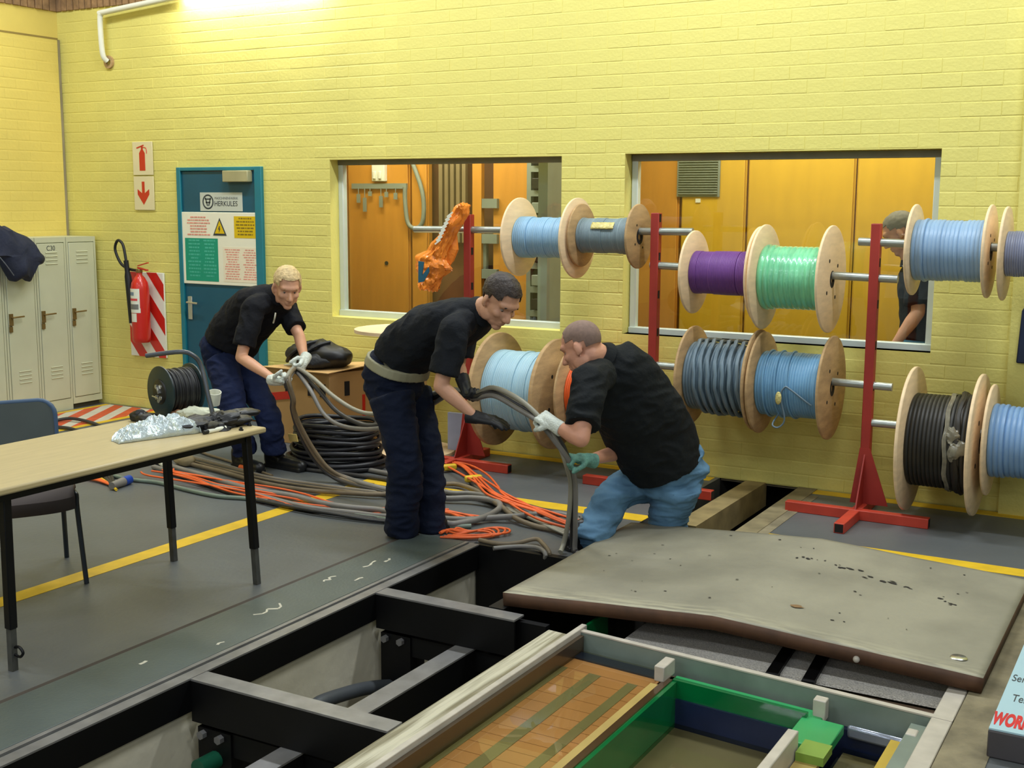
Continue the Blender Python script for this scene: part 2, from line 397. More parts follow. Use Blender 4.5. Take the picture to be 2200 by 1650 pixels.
# plate with the maker's name
sp = thing('name_plate', 'small pale name plate with round emblem on the teal door, above the notice board', 'sign', (-7.20, D - .02, 1.76))
MB().box((-7.425, D - .0165, 1.765), (-6.955, D - .0125, 1.92)).obj('plate', pm('plate_grey', (200, 204, 190), .5, var=.03), sp)
em = MB(); em.lathe([(.062, -.001), (.062, .001), (.050, .001), (.050, -.001)], (-7.335, D - .0168, 1.842), (0, 1, 0), 32, close=True)
for q in (-.018, .018): em.obox((-7.335 + q, D - .0168, 1.842), (.005, .001, .036), V((.9, 0, .3 * (1 if q < 0 else -1))).normalized(), Y3, V((-.3 * (1 if q < 0 else -1), 0, .9)).normalized())
em.obox((-7.335, D - .0168, 1.865), (.034, .001, .005), X3, Y3, Z3); em.obox((-7.335, D - .0168, 1.837), (.026, .001, .005), X3, Y3, Z3)
em.obj('emblem', m_text, sp)
text('lettering', 'MASCHINENFABRIK', .030, (-7.26, D - .0172, 1.872), X3, Z3, pm('grey_print', (120, 124, 120), .6), sp, 'LEFT', sx=.98)
text('lettering', 'HERKULES', .060, (-7.265, D - .0172, 1.826), X3, Z3, m_text, sp, 'LEFT', sx=.93)
# notice board on the door
nb = thing('notice_board', 'large cream safety notice board with green and yellow panels on teal door', 'notice board', (-7.2, D - .02, 1.15))
BX0, BX1, BZ0, BZ1 = -7.645, -6.775, 1.145, 1.755
MB().box((BX0, D - .024, BZ0), (BX1, D - .013, BZ1)).obj('board', m_paper, nb, bev=.004)
yb = D - .0255
def NB(u, v): return BX0 + (BX1 - BX0) * u, BZ1 - (BZ1 - BZ0) * v
def panel(name, u0, v0, u1, v1, mat):
    a = NB(u0, v0); b = NB(u1, v1); return MB().box((a[0], yb, b[1]), (b[0], yb + .0025, a[1])).obj(name, mat, nb)
panel('green_panel', .045, .36, .475, .955, m_print_g); panel('yellow_panel', .69, .05, .965, .345, m_print_y)
panel('red_text_panel', .54, .47, .985, .95, pm('pale_print', (240, 228, 200), .5, var=.02))
def bars(name, u0, u1, v0, v1, n, mat, seed, dy=.0032, hgt=.45):
    r = random.Random(seed); b = MB(); st = (v1 - v0) / n
    for i in range(n):
        L = (u1 - u0) * r.uniform(.55, 1); c = (u0 + u1) / 2; k = c - L / 2
        while k < c + L / 2 - .004:
            wd = min(r.uniform(.012, .05), c + L / 2 - k)
            p = NB(k, v0 + i * st); q = NB(k + wd, v0 + i * st + st * hgt)
            b.box((p[0], D - .013 - .0125 - dy + .0025, q[1]), (q[0], D - .013 - .0115, p[1])); k += wd + .008
    return b.obj(name, mat, nb, ang=0, kind='stuff')
bars('red_text_lines', .06, .40, .06, .34, 7, m_print_r, 1)
bars('red_text_lines', .56, .76, .50, .93, 13, m_print_r, 2); bars('red_text_lines', .79, .97, .50, .93, 13, m_print_r, 3)
bars('yellow_panel_text', .71, .95, .07, .33, 6, pm('olive_print', (130, 108, 20), .6), 4)
bars('green_panel_text', .08, .25, .38, .92, 11, pm('mint_print', (70, 176, 150), .6), 5); bars('green_panel_text', .28, .45, .38, .92, 11, MATS['mint_print'], 6)
tri = lambda s, dz: [(-7.205 + s * a, yb - .0012 - dz, 1.622 + s * b) for a, b in ((-1, -.8), (1, -.8), (0, 1.15))]
MB().prism(tri(.075, 0), (0, .003, 0)).obj('warning_border', m_text, nb); MB().prism(tri(.055, .0016), (0, .002, 0)).obj('warning_triangle', m_print_y, nb)
bolt = [(0, .5), (-.3, -.1), (0, -.05), (-.12, -.7), (.3, .1), (.03, .05), (.2, .5)]
MB().prism([(-7.207 + .04 * a, yb - .0045, 1.617 + .045 * b) for a, b in bolt], (0, .0015, 0)).obj('lightning_symbol', m_text, nb)
# extinguisher location signs
for lab, z0, z1, kind in (('white wall sign with red fire extinguisher symbol, the upper of two', 2.07, 2.355, 0), ('white wall sign with red downward arrow, the lower of two', 1.768, 2.058, 1)):
    s = thing('wall_sign', lab, 'sign', (-8.085, D - .01, z0))
    MB().box((-8.205, D - .014, z0), (-7.965, D - .008, z1)).obj('plate', pm('sign_cream', (228, 216, 172), .5, var=.03), s, bev=.002)
    yy = D - .0155; cx = -8.09; zc = (z0 + z1) / 2
    if kind == 0:
        b = MB(); b.prism([(cx - .034, yy, zc - .105), (cx + .034, yy, zc - .105), (cx + .034, yy, zc + .045), (cx + .012, yy, zc + .075), (cx - .012, yy, zc + .075), (cx - .034, yy, zc + .045)], (0, .002, 0))
        b.box((cx - .01, yy, zc + .075), (cx + .012, yy + .002, zc + .1)); b.obox((cx - .02, yy + .001, zc + .1), (.045, .001, .006), V((.96, 0, .26)), Y3, V((-.26, 0, .96)))
        b.tube(smooth([(cx + .01, yy + .001, zc + .095), (cx + .05, yy + .001, zc + .085), (cx + .056, yy + .001, zc + .04)], 5), .0035, 6)
        b.obj('extinguisher_symbol', m_red, s)
    else:
        MB().prism([(cx - .016, yy, zc + .1), (cx + .016, yy, zc + .1), (cx + .016, yy, zc + .0), (cx + .07, yy, zc + .035), (cx + .07, yy, zc - .01), (cx, yy, zc - .1), (cx - .07, yy, zc - .01), (cx - .07, yy, zc + .035), (cx - .016, yy, zc + .0)], (0, .002, 0)).obj('arrow_symbol', m_red, s)
# ---- pipe and lamp at the top of the back wall
MB().tube(smooth([(-8.45, D - .03, 3.05), (-8.462, D - .06, 3.09), (-8.468, D - .07, 3.20), (-8.472, D - .07, 3.40), (-8.455, D - .07, 3.445), (-8.40, D - .07, 3.458), (-7.55, D - .07, 3.52)], 5), .024, 10).obj('conduit', m_white,
    label='white conduit pipe bending down the back wall near the corner', cat='pipe')
MB().lathe([(.03, 0), (.055, 0), (.055, .02), (.03, .02)], (-8.45, D - .022, 3.045), (0, 1, 0), 20, close=True).obj('escutcheon', m_flange2, bpy.data.objects['conduit'])
lf = thing('fluorescent_lamp', 'glowing fluorescent batten lamp high on the yellow back wall', 'lamp', (-6.85, D - .06, 3.57))
MB().box((-7.62, D - .09, 3.60), (-6.0, D - .005, 3.68)).obj('batten', m_white, lf, bev=.01)
for zz in (3.545,):
    MB().cyl((-7.58, D - .10, zz), (-6.04, D - .10, zz), .024, None, 14).obj('tube_lamp', emis('tube_glow', (1, .97, .86), 55), lf)
for xx in (-7.6, -6.02): MB().box((xx - .02, D - .13, 3.52), (xx + .02, D - .06, 3.61)).obj('end_socket', m_white, lf, bev=.004)
# navy panel at the far right
MB().prism([(-.918, D - .075, .925), (-.55, D - .075, .925), (-.55, D - .075, 1.27), (-.885, D - .075, 1.27), (-.905, D - .075, 1.235)], (0, .02, 0)).obj('wall_panel', pm('navy_panel', (20, 36, 66), .5), bev=.008,
    label='dark navy blue panel on the wall pilaster at the far right edge', cat='panel')
# ---- control room behind the windows
RY = 9.0
m_or = pm('orange_veneer', (204, 140, 48), .5, var=.08, vs=2, stretch=(6, 1, 1)); m_or2 = pm('yellow_veneer', (214, 170, 44), .45, var=.06, vs=2, stretch=(5, 1, 1))
m_brown = pm('brown_opening', (112, 72, 40), .7, var=.15)
m_grey_g = pm('grey_gear', (134, 142, 130), .5, var=.1)
MB().box((-7.6, RY + .12, 0), (1.0, RY + .2, 3.1)).obj('wall_control_room', m_brown, kind='structure')
MB().box((-7.6, D + .2, 3.1), (1.0, RY + .15, 3.2)).obj('ceiling_control_room', m_ceil, kind='structure')
MB().box((-7.6, D + .21, -.05), (-2.85, RY + .15, 0)).box((-2.1, D + .21, -.05), (1.0, RY + .15, 0)).box((-2.85, 8.6, -.05), (-2.1, RY + .15, 0)).obj('floor_control_room', m_floor, kind='structure')
MB().box((-7.7, D + .21, 0), (-7.6, RY + .15, 3.1)).box((1, D + .21, 0), (1.1, RY + .15, 3.1)).obj('wall_control_room_side', m_or, kind='structure')
MB().box((-4.42, D + .45, 0), (-4.34, RY + .05, 3.1)).obj('wall_control_room_divider', m_grey_g, kind='structure')
def cup(x0, x1, mat, label, y=RY, z0=.1, z1=2.6):
    t = thing('cupboard', label, 'cupboard', ((x0 + x1) / 2, y, 0))
    MB().box((x0, y, 0), (x1, y + .05, z1 + .05)).obj('carcass', mat, t)
    MB().box((x0 + .012, y - .022, z0), (x1 - .012, y - .001, z1)).obj('door', mat, t, bev=.004)
    return t
c1 = cup(-6.86, -6.18, m_or, 'orange veneer cupboard door behind the left window, with hanging key rail')
MB().cyl((-6.427, RY - .03, 1.30), (-6.427, RY - .02, 1.30), .018).obj('lock', m_hole, c1)
cup(-6.16, -5.98, m_or, 'narrow orange veneer panel beside the cupboard behind left window')
cup(-5.32, -4.95, m_or, 'tall orange veneer door right of the dark opening behind the left window')
cup(-7.55, -6.88, m_or, 'orange veneer panel at the left edge behind the left window')
MB().box((-5.50, RY - .05, .1), (-5.41, RY, 2.6)).obj('door_post', m_or, label='slim orange wooden post in the dark opening behind left window', cat='post')
e_ = cup(-4.33, -3.62, m_or, 'darker orange panel at the left edge behind the right window')
# the panels behind the right window
cup(-3.60, -3.075, m_or2, 'yellow veneer panel with grey vent grille behind right window')
cup(-3.06, -2.25, m_or2, 'wide yellow veneer panel in the middle behind right window')
cup(-2.24, -1.20, m_or2, 'yellow veneer panel behind the bending man, behind the right window')
vt = thing('vent_grille', 'grey slatted vent grille on the yellow panel behind right window', 'vent', (-3.45, RY - .03, 1.9))
MB().box((-3.63, RY - .035, 1.90), (-3.28, RY - .023, 2.20)).obj('frame', m_grey_g, vt)
for k in range(15): MB().obox((-3.455, RY - .042, 1.918 + k * .019), (.16, .008, .003), X3, V((0, .8, -.6)), V((0, .6, .8))).obj('slat', m_grey_g, vt)
MB().box((-3.475, RY - .03, 1.855), (-3.435, RY - .022, 1.885)).obj('latch', m_white, vt)
kr = thing('key_rail', 'grey key rail with hanging keys on orange cupboard behind the left window', 'rail', (-6.5, RY - .03, 2.0))
MB().box((-6.79, RY - .05, 1.965), (-6.19, RY - .024, 2.012)).obj('rail', m_grey_g, kr)
for k, (x, dz) in enumerate(((-6.71, .12), (-6.64, .20), (-6.58, .06), (-6.46, .16), (-6.40, .07), (-6.30, .09))):
    MB().cyl((x, RY - .055, 1.975), (x, RY - .055, 1.96 - dz * .4), .004, None, 6).box((x - .018, RY - .06, 1.96 - dz), (x + .018, RY - .05, 1.965 - dz * .4)).obj('key', m_grey_g, kr)
sk = MB().box((-6.55, RY - .07, 2.03), (-6.41, RY - .023, 2.19)).box((-6.53, RY - .085, 2.05), (-6.50, RY - .07, 2.12)).box((-6.47, RY - .085, 2.05), (-6.44, RY - .07, 2.12)).obj('wall_socket', m_white, bev=.006, label='white socket box above key rail behind the left window', cat='socket')
MB().tube(smooth([(-6.17, RY - .05, 2.3), (-6.02, RY - .05, 1.95), (-6.01, RY - .05, 1.70), (-6.08, RY - .05, 1.62), (-6.17, RY - .05, 1.66), (-6.20, RY - .05, 1.85), (-6.20, RY - .05, 1.98)], 5), .02, 8).obj('flexible_conduit', m_grey_g, label='grey flexible conduit loop hanging behind the left window', cat='conduit')
eg = thing('switchgear_rack', 'grey electrical switchgear rack at right side behind the left window', 'switchgear', (-4.75, RY - .1, 0))
MB().box((-4.92, RY - .03, .2), (-4.45, RY - .01, 2.6)).obj('back_plate', m_hole, eg)
for x in (-4.93, -4.70, -4.47): MB().box((x - .02, RY - .08, .2), (x + .02, RY - .02, 2.6)).obj('upright', m_grey_g, eg)
for k in range(9):
    z = .5 + k * .2; MB().box((-4.91, RY - .09, z), (-4.5, RY - .03, z + .05)).obj('crossbar', m_grey_g, eg)
    for q in range(3): MB().box((-4.88 + q * .13, RY - .12, z + .06), (-4.79 + q * .13, RY - .04, z + .15)).obj('switch_block', (m_grey_g, m_black_p, m_hole)[(k + q) % 3], eg, bev=.006)
g2 = thing('switchgear_cabinet', 'grey wiring trunking in the dark opening behind the orange bag', 'switchgear', (-5.7, RY - .1, 0))
for k, x in enumerate((-5.86, -5.80, -5.74, -5.68, -5.62)): MB().box((x - .018, RY, 1.5), (x + .018, RY + .04, 2.6)).obj('trunking', pm('dull_trunking', (130, 112, 78), .6), g2)
MB().box((-5.6, RY - .02, 1.25), (-5.38, RY + .03, 1.55)).obj('housing', m_grey_g, g2, bev=.01)
for k in range(4): MB().box((-5.4, RY - .06, .9 + k * .3), (-5.25, RY - .02, .98 + k * .3)).obj('bracket', m_grey_g, g2)

# ================================================================ PIT, TANK, COVER
pf = thing('pit_steelwork', 'black steel frame of beams and posts spanning the open pit', 'steel frame', (-2.9, 3.9, 0))
MB().box((-3.36, .9, -.13), (-3.31, 5.46, -.001)).obj('edge_channel', m_blk, pf)
MB().box((-3.365, .9, -.001), (-3.31, 5.46, .006)).obj('edge_strip', m_steel_top, pf)
MB().box((-3.40, .9, .001), (-3.378, 5.46, .010)).obj('edge_rail', m_steel_top, pf)
MB().box((-3.33, 5.455, -.42), (-2.70, 5.505, .004)).obj('end_plate', m_blk, pf)
for y0, xr in ((3.285, -2.37), (4.505, -2.55)):
    b = MB().box((-3.31, y0, -.17), (xr, y0 + .012, -.004)).box((-3.31, y0 + .012, -.17), (xr, y0 + .09, -.158)).obj('cross_beam', m_blk, pf)
    MB().box((-3.31, y0, -.004), (xr, y0 + .09, .004)).obj('beam_top', m_steel_top, b)
    MB().box((-3.29, y0 + .02, -.285), (xr, y0 + .10, -.19)).obj('lower_beam', m_blk, pf)
    MB().box((-3.29, y0 + .01, -1.2), (-3.12, y0 + .13, -.19)).obj('post', m_blk, pf)
    MB().bar((-2.95, y0 + .06, -.25), (-3.10, y0 + .06, -.85), .09, .07, (0, 1, 0)).obj('brace', m_blk, pf)
    for q in (-3.26, -3.17): MB().cyl((q, y0 - .012, -.215), (q, y0 + .02, -.215), .018, None, 6).obj('bolt', m_steel_top, pf)
for a, b in ((3.38, 4.62), (1.2, 3.30)):
    o = MB().box((-2.86, a, -.38), (-2.765, b, -.18)).obj('long_beam', m_blk, pf)
    MB().box((-2.862, a, -.18), (-2.762, b, -.172)).obj('beam_top', m_steel_top, o)
MB().box((-2.74, 4.60, -.55), (-2.66, 5.5, .008)).obj('side_beam', m_blk, pf)
MB().box((-2.70, 4.56, -.9), (-2.42, 4.60, -.02)).obj('side_plate', m_blk, pf)
MB().tube(smooth([(-3.240, 3.937, -0.344), (-3.240, 3.995, -0.340), (-3.240, 4.128, -0.358), (-3.240, 4.302, -0.390), (-3.240, 4.486, -0.442), (-3.240, 4.641, -0.503)], 6), .032, 12).obj('pit_hose', pm('grey_hose', (70, 74, 78), .5),
    label='grey hose lying low in the pit against the concrete wall', cat='hose')
MB().tube([(-3.200, 3.197, -0.305), (-3.200, 3.512, -0.314)], .036, 14).obj('pit_pipe', pm('green_pipe', (24, 92, 66), .4),
    label='short green pipe below the nearest cross beam of the pit', cat='pipe')
MB().box((-3.30, 3.52, -.9), (-3.02, 3.60, -.42)).obj('pit_block', m_conc_d, label='small pale block under green pipe in the pit', cat='block', bev=.01)
# plate covering the strip beside the pit
pl = thing('floor_plate', 'long grey steel cover plate lying along left edge of the pit', 'floor plate', (-3.56, 3.5, 0))
MB().box((-3.735, .9, .0005), (-3.405, 5.46, .010)).obj('plate', m_plate, pl, bev=.002)
MB().box((-3.765, .9, .0005), (-3.737, 5.46, .006)).obj('joint_strip', pm('dark_joint', (66, 58, 52), .8, var=.2), pl)
for cx, cy, s, n in ((-3.62, 4.55, .05, 5), (-3.60, 4.85, .06, 5), (-3.57, 4.05, .09, 6), (-3.56, 4.95, .03, 3), (-3.5, 4.62, .03, 3), (-3.47, 3.62, .02, 2), (-3.58, 3.3, .02, 2)):
    r = random.Random(cx * 100 + cy); p0 = V((cx, cy, .0106)); P = [p0 + V((r.uniform(-.3, .3) * s, (i / n - .5) * 2 * s, 0)) for i in range(n + 1)]
    b = MB(); [b.bar(P[i], P[i + 1], .012 * r.uniform(.5, 1.3), .001) for i in range(n)]; b.obj('paint_scuff', m_white_p, pl, ang=0)
# coolant tank
tk = thing('coolant_tank', 'steel coolant tank with three liquid filled compartments sunk in the pit', 'tank', (-1.5, 3.5, 0))
m_tk = pm('tank_grey', (120, 132, 122), .4, var=.15, vs=6); m_rim = pm('worn_rim', (190, 182, 168), .4, var=.14, vs=10)
m_rail = pm('stained_rail', (120, 112, 84), .6, vs=10, stretch=(2.5, .12, 1), bump=.3, col2=(196, 190, 166), c2=(.38, .55))
m_green = pm('wet_green_paint', (0, 104, 52), .15, var=.12, coat=.5); m_green_l = pm('green_ledge', (52, 158, 92), .3, var=.1)
m_navy = pm('navy_painted_reflection', (26, 36, 66), .3)  # dark reflection in the coolant, painted onto the walls as navy
MB().box((-2.37, 1.2, -.25), (-2.262, 4.44, .0)).obj('side_rail', m_rail, tk, bev=.006)
MB().box((-2.262, 1.2, -.9), (-2.235, 4.56, .012)).obj('rim_left', m_rim, tk, bev=.003)
MB().box((-2.235, 1.2, -.6), (-2.215, 4.49, -.012)).obj('inner_wall', pm('brown_inner', (66, 50, 34), .25, coat=.4), tk)
MB().box((-2.26, 4.50, -.12), (-.66, 4.525, -.004)).obj('end_wall', m_tk, tk)
MB().box((-2.26, 4.498, -.004), (-.66, 4.527, .002)).obj('rim_end', m_rim, tk)
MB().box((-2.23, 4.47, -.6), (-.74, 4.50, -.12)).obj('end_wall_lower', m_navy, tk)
MB().box((-.735, 1.2, -.6), (-.66, 4.85, .0)).obj('rim_right', m_rim, tk, bev=.004)
MB().box((-2.26, 4.527, -.3), (-2.245, 4.80, -.002)).obj('green_fin', m_green, tk)
MB().box((-.70, 4.527, -.2), (-.685, 4.95, -.002)).obj('green_fin', m_green_l, tk)
# divider one: brown top strip and green flank
MB().box((-1.765, 1.2, -.5), (-1.735, 4.41, -.055)).obj('divider', pm('brown_divider', (72, 50, 30), .2, coat=.5), tk)
MB().box((-1.80, 1.2, -.11), (-1.765, 4.30, -.058)).obj('divider_lip', pm('lip_yellow', (176, 150, 84), .4), tk)
MB().box((-1.7345, 1.2, -.5), (-1.715, 4.40, -.06)).obj('divider_flank', m_green, tk)
MB().box((-1.80, 4.33, -.06), (-1.755, 4.45, .004)).obj('divider_end', m_rim, tk, bev=.004)
MB().box((-1.755, 4.40, -.10), (-1.12, 4.47, -.075)).obj('green_ledge', m_green_l, tk, bev=.004)
MB().box((-1.75, 4.375, -.13), (-1.17, 4.40, -.055)).obj('green_back', m_green, tk)
MB().box((-1.75, 4.362, -.6), (-1.17, 4.378, -.13)).obj('navy_reflection_back', m_navy, tk)
MB().box((-1.19, 4.12, -.11), (-1.03, 4.40, -.072)).obj('green_corner', m_green_l, tk, bev=.004)
MB().box((-1.12, 4.02, -.10), (-1.02, 4.16, -.068)).obj('green_tape', pm('lime_tape', (128, 160, 66), .4), tk)
MB().box((-1.165, 1.2, -.35), (-1.125, 4.08, -.01)).obj('divider', m_rim, tk, bev=.004)
MB().box((-1.12, 1.2, -.14), (-1.04, 4.05, -.10)).obj('divider_lip', MATS['lip_yellow'], tk)
MB().box((-1.16, 4.42, -.09), (-1.11, 4.47, -.01)).obj('divider_end', m_rim, tk, bev=.004)
MB().box((-1.03, 4.44, -.14), (-.80, 4.465, -.09)).obj('end_roller', pm('roller', (150, 156, 170), .2, metal=.5), tk, bev=.012)
MB().box((-.86, 1.2, -.13), (-.80, 4.42, -.09)).obj('yellow_strip', pm('yellow_strip', (190, 160, 62), .4), tk)
MB().box((-.80, 1.2, -.4), (-.735, 4.47, -.03)).obj('right_wall', m_tk, tk)
MB().box((-.80, 4.35, -.1), (-.76, 4.42, -.026)).obj('bracket', m_rim, tk, bev=.006)
# filter mat in the left compartment, its orange and bands partly a painted reflection
m_fil = pm('copper_filter_mat', (210, 152, 104), .35, var=.12, vs=3)
MB().box((-2.215, 1.2, -.11), (-1.80, 4.47, -.085)).obj('filter_mat', m_fil, tk)
m_fs = pm('olive_filter_band', (136, 132, 98), .4, var=.08)
for a, b in ((-2.085, -2.03), (-1.905, -1.86), (-2.215, -2.19)): MB().box((a, 1.2, -.085), (b, 4.30, -.083)).obj('filter_band', m_fs, tk)
for k in range(16):
    y = 4.3 - k * .085; MB().box((-2.215, y, -.085), (-1.80, y + .002, -.084)).obj('filter_seam', pm('seam_brown', (176, 126, 82), .5), tk)
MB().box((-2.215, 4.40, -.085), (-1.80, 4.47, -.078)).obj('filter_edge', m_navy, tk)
m_mud = pm('settled_sludge', (130, 122, 98), .5, var=.1, vs=3)
MB().box((-1.715, 1.2, -.27), (-1.165, 4.36, -.25)).box((-1.04, 1.2, -.22), (-.80, 4.44, -.20)).obj('tank_bottom', m_mud, tk)
m_liq = glassy('coolant', (.86, .85, .76, 1), fres=True)
MB().box((-2.215, 1.2, -.074), (-1.80, 4.47, -.072)).obj('liquid', m_liq, tk, label='thin wet film of coolant over filter mat')
MB().box((-1.715, 1.2, -.232), (-1.165, 4.36, -.23)).obj('liquid', m_liq, tk, label='olive coolant in middle compartment')
MB().box((-1.04, 1.2, -.182), (-.86, 4.44, -.18)).obj('liquid', m_liq, tk, label='olive coolant in right compartment')
MB().box((-2.26, 1.2, -1.0), (-.66, 4.5, -.9)).obj('tank_base', m_tk, tk)
for o_ in tk.children:      # the end of the tank is not quite square to its sides
    for v_ in o_.data.vertices:
        X_, Y_ = v_.co.x - 1.5, v_.co.y + 3.5
        v_.co.y += max(0, min(1, (Y_ - 3.9) / .5)) * (.045 - (X_ + 2.27) * .098)
# perforated grey plate and black straps under the cover
MB().box((-2.10, 4.66, -.075), (-.72, 5.25, -.06)).obj('guard_plate', pm('speckled_grey_plate', (212, 206, 196), .6, var=.3, vs=160, bump=.5, bs=150),
    label='grey perforated plate lying under the lifted pit cover', cat='plate')
for x in (-1.42, -1.27): MB().bar((x + .02, 4.60, -.055), (x - .02, 5.1, -.05), .05, .02).obj('strap', m_blk, label='black steel strap on the perforated plate, ' + ('left' if x < -1.4 else 'right') + ' of two', cat='strap', group='straps under the pit cover')
MB().box((-2.22, 4.57, -.3), (-.72, 4.65, -.08)).obj('guard_beam', pm('brown_beam', (96, 76, 58), .6), label='brown rusty beam between tank end wall and perforated plate', cat='beam')
# right curb of the pit
MB().box((-.655, .9, -.3), (-.50, 6.0, .004)).obj('trim_8', m_conc_d, kind='structure')
# lifted pit cover with a shallow ridge
cv = thing('pit_cover', 'large stained beige pit cover plate with a shallow ridge and cracks', 'cover', (-1.65, 5.4, .02))
m_cov = pm('stained_cover', (128, 124, 108), .6, vs=2.2, bump=.25, bs=26, col2=(150, 145, 126), c2=(.35, .65))
def cover_band(m):   # pale worn band along the front edge of the cover, broken up by noise
    nt = m.node_tree; N = nt.nodes; L = nt.links; b = N['Principled BSDF']; src = b.inputs['Base Color'].links[0].from_socket
    tc = N.new('ShaderNodeTexCoord'); sp = N.new('ShaderNodeSeparateXYZ'); L.new(tc.outputs['Object'], sp.inputs[0])
    mp = N.new('ShaderNodeMapping'); mp.inputs['Scale'].default_value = (2.2, 14, 1); L.new(tc.outputs['Object'], mp.inputs[0])
    nz = N.new('ShaderNodeTexNoise'); nz.inputs['Scale'].default_value = 3; nz.inputs['Detail'].default_value = 4; L.new(mp.outputs[0], nz.inputs['Vector'])
    ma = N.new('ShaderNodeMapRange'); ma.inputs[1].default_value = -.58; ma.inputs[2].default_value = -.76; L.new(sp.outputs['Y'], ma.inputs[0])
    mu = N.new('ShaderNodeMath'); mu.operation = 'MULTIPLY'; L.new(ma.outputs[0], mu.inputs[0])
    rp = N.new('ShaderNodeValToRGB'); rp.color_ramp.elements[0].position = .42; rp.color_ramp.elements[1].position = .58; L.new(nz.outputs['Fac'], rp.inputs[0]); L.new(rp.outputs[0], mu.inputs[1])
    mx = N.new('ShaderNodeMixRGB'); L.new(mu.outputs[0], mx.inputs[0]); L.new(src, mx.inputs[1]); mx.inputs[2].default_value = lin((178, 172, 146)); L.new(mx.outputs[0], b.inputs['Base Color'])
cover_band(m_cov)
m_rust = pm('rusty_edge', (84, 56, 36), .7, var=.3, vs=9)
def cover_z(x, y):
    xc = -1.675 + (y - 4.67) * .043
    if x < xc: t = (x + 2.69) / (xc + 2.69); z = .07 + .062 * t
    else: t = (x - xc) / (-.60 - xc); z = .132 - .062 * t
    return z
NX, NY = 60, 40; G = []
for i in range(NX + 1):
    row = []
    for j in range(NY + 1):
        x = -2.69 + (2.69 - .605) * i / NX; y = 4.645 + (6.085 - 4.645) * j / NY + .045 * i / NX * (1 - j / NY)
        row.append((x, y, cover_z(x, y) + .003 * mnoise.noise(V((x * 3, y * 3, 0)))))
    G.append(row)
top = MB().grid(G); cvt = top.obj('plate', [m_cov, m_rust], cv, ang=.4)
so = cvt.modifiers.new('thick', 'SOLIDIFY'); so.thickness = .062; so.offset = -1; so.material_offset_rim = 1; so.material_offset = 1
if cvt.data.polygons[0].normal.z < 0: cvt.data.flip_normals()
r = random.Random(5)
def patch(x, y, sx, sy, mat, name, lift=.0012, n=12, rz=0):
    P = []
    for k in range(n):
        a = 2 * math.pi * k / n; q = r.uniform(.6, 1.1); px = math.cos(a) * sx * q; py = math.sin(a) * sy * q
        X = x + px * math.cos(rz) - py * math.sin(rz); Y = y + px * math.sin(rz) + py * math.cos(rz)
        P.append((X, Y, cover_z(X, Y) + .002 + lift))
    c = V((x, y, cover_z(x, y) + .002 + lift)); b = MB(); b.add([c] + P, [(0, 1 + k, 1 + (k + 1) % n) for k in range(n)]); return b.obj(name, mat, cv)
m_crk = pm('crack_dark', (40, 36, 34), .8); m_pale = pm('pale_stain', (204, 190, 150), .6, var=.15, vs=12)
pts = [(1730, 1205), (1770, 1212), (1800, 1222), (1840, 1232), (1870, 1242), (1905, 1255), (1940, 1262)]
cp = [(-1.582, 5.687, 0.120), (-1.518, 5.705, 0.118), (-1.432, 5.679, 0.115), (-1.350, 5.666, 0.113), (-1.259, 5.609, 0.111), (-1.181, 5.600, 0.108), (-1.068, 5.565, 0.105), (-0.939, 5.535, 0.100), (-0.870, 5.492, 0.098)]
for k, p in enumerate(cp):
    for q in range(3): patch(p[0] + r.uniform(-.04, .04), p[1] + r.uniform(-.02, .02), r.uniform(.006, .022) * (1.3 if k in (3, 4, 5) else .7), r.uniform(.004, .012), m_crk, 'crack', rz=-.3)
for k in range(34): patch(r.uniform(-2.5, -.75), r.uniform(4.85, 6.0), r.uniform(.003, .011), r.uniform(.003, .008), m_crk, 'pit_mark', n=7)
patch(-1.42, 5.0, .035, .02, pm('rust_spot', (128, 98, 62), .7), 'rust_spot', .002)
MB().lathe([(.0, .004), (.03, .004), (.034, .0), (.0, 0)], (-.72, 4.84, cover_z(-.72, 4.84) + .002), (0, 0, 1), 20).obj('washer', m_chrome, cv)
MB().ell((-1.08, 4.68, .055), (.014, .014, .014)).obj('lug', m_rim, cv)
# beams of the trench towards the wall
MB().box((-2.565, 6.42, -.16), (-2.43, 7.72, .004)).obj('trench_beam', pm('dusty_beam', (146, 128, 84), .7, var=.25, vs=8), label='dusty beam along the open trench near the wall', cat='beam')
MB().box((-2.20, 6.1, -.25), (-2.08, 7.69, .006)).obj('trim_9', pm('dusty_kerb', (132, 120, 88), .7, var=.3, vs=8), kind='structure')
MB().box((-2.08, 6.1, -.1), (-2.02, 7.5, .003)).obj('trim_10', m_conc_d, kind='structure')
for x, y in ((-2.42, 6.55), (-2.42, 6.95)): MB().box((x, y, -1.1), (x + .04, y + .28, -.2)).obj('trench_panel', pm('dark_panel', (46, 44, 42), .6), label='dark panel inside the trench beside dusty beam, ' + ('nearer' if y < 6.7 else 'farther') + ' one', cat='panel', group='panels in the trench')
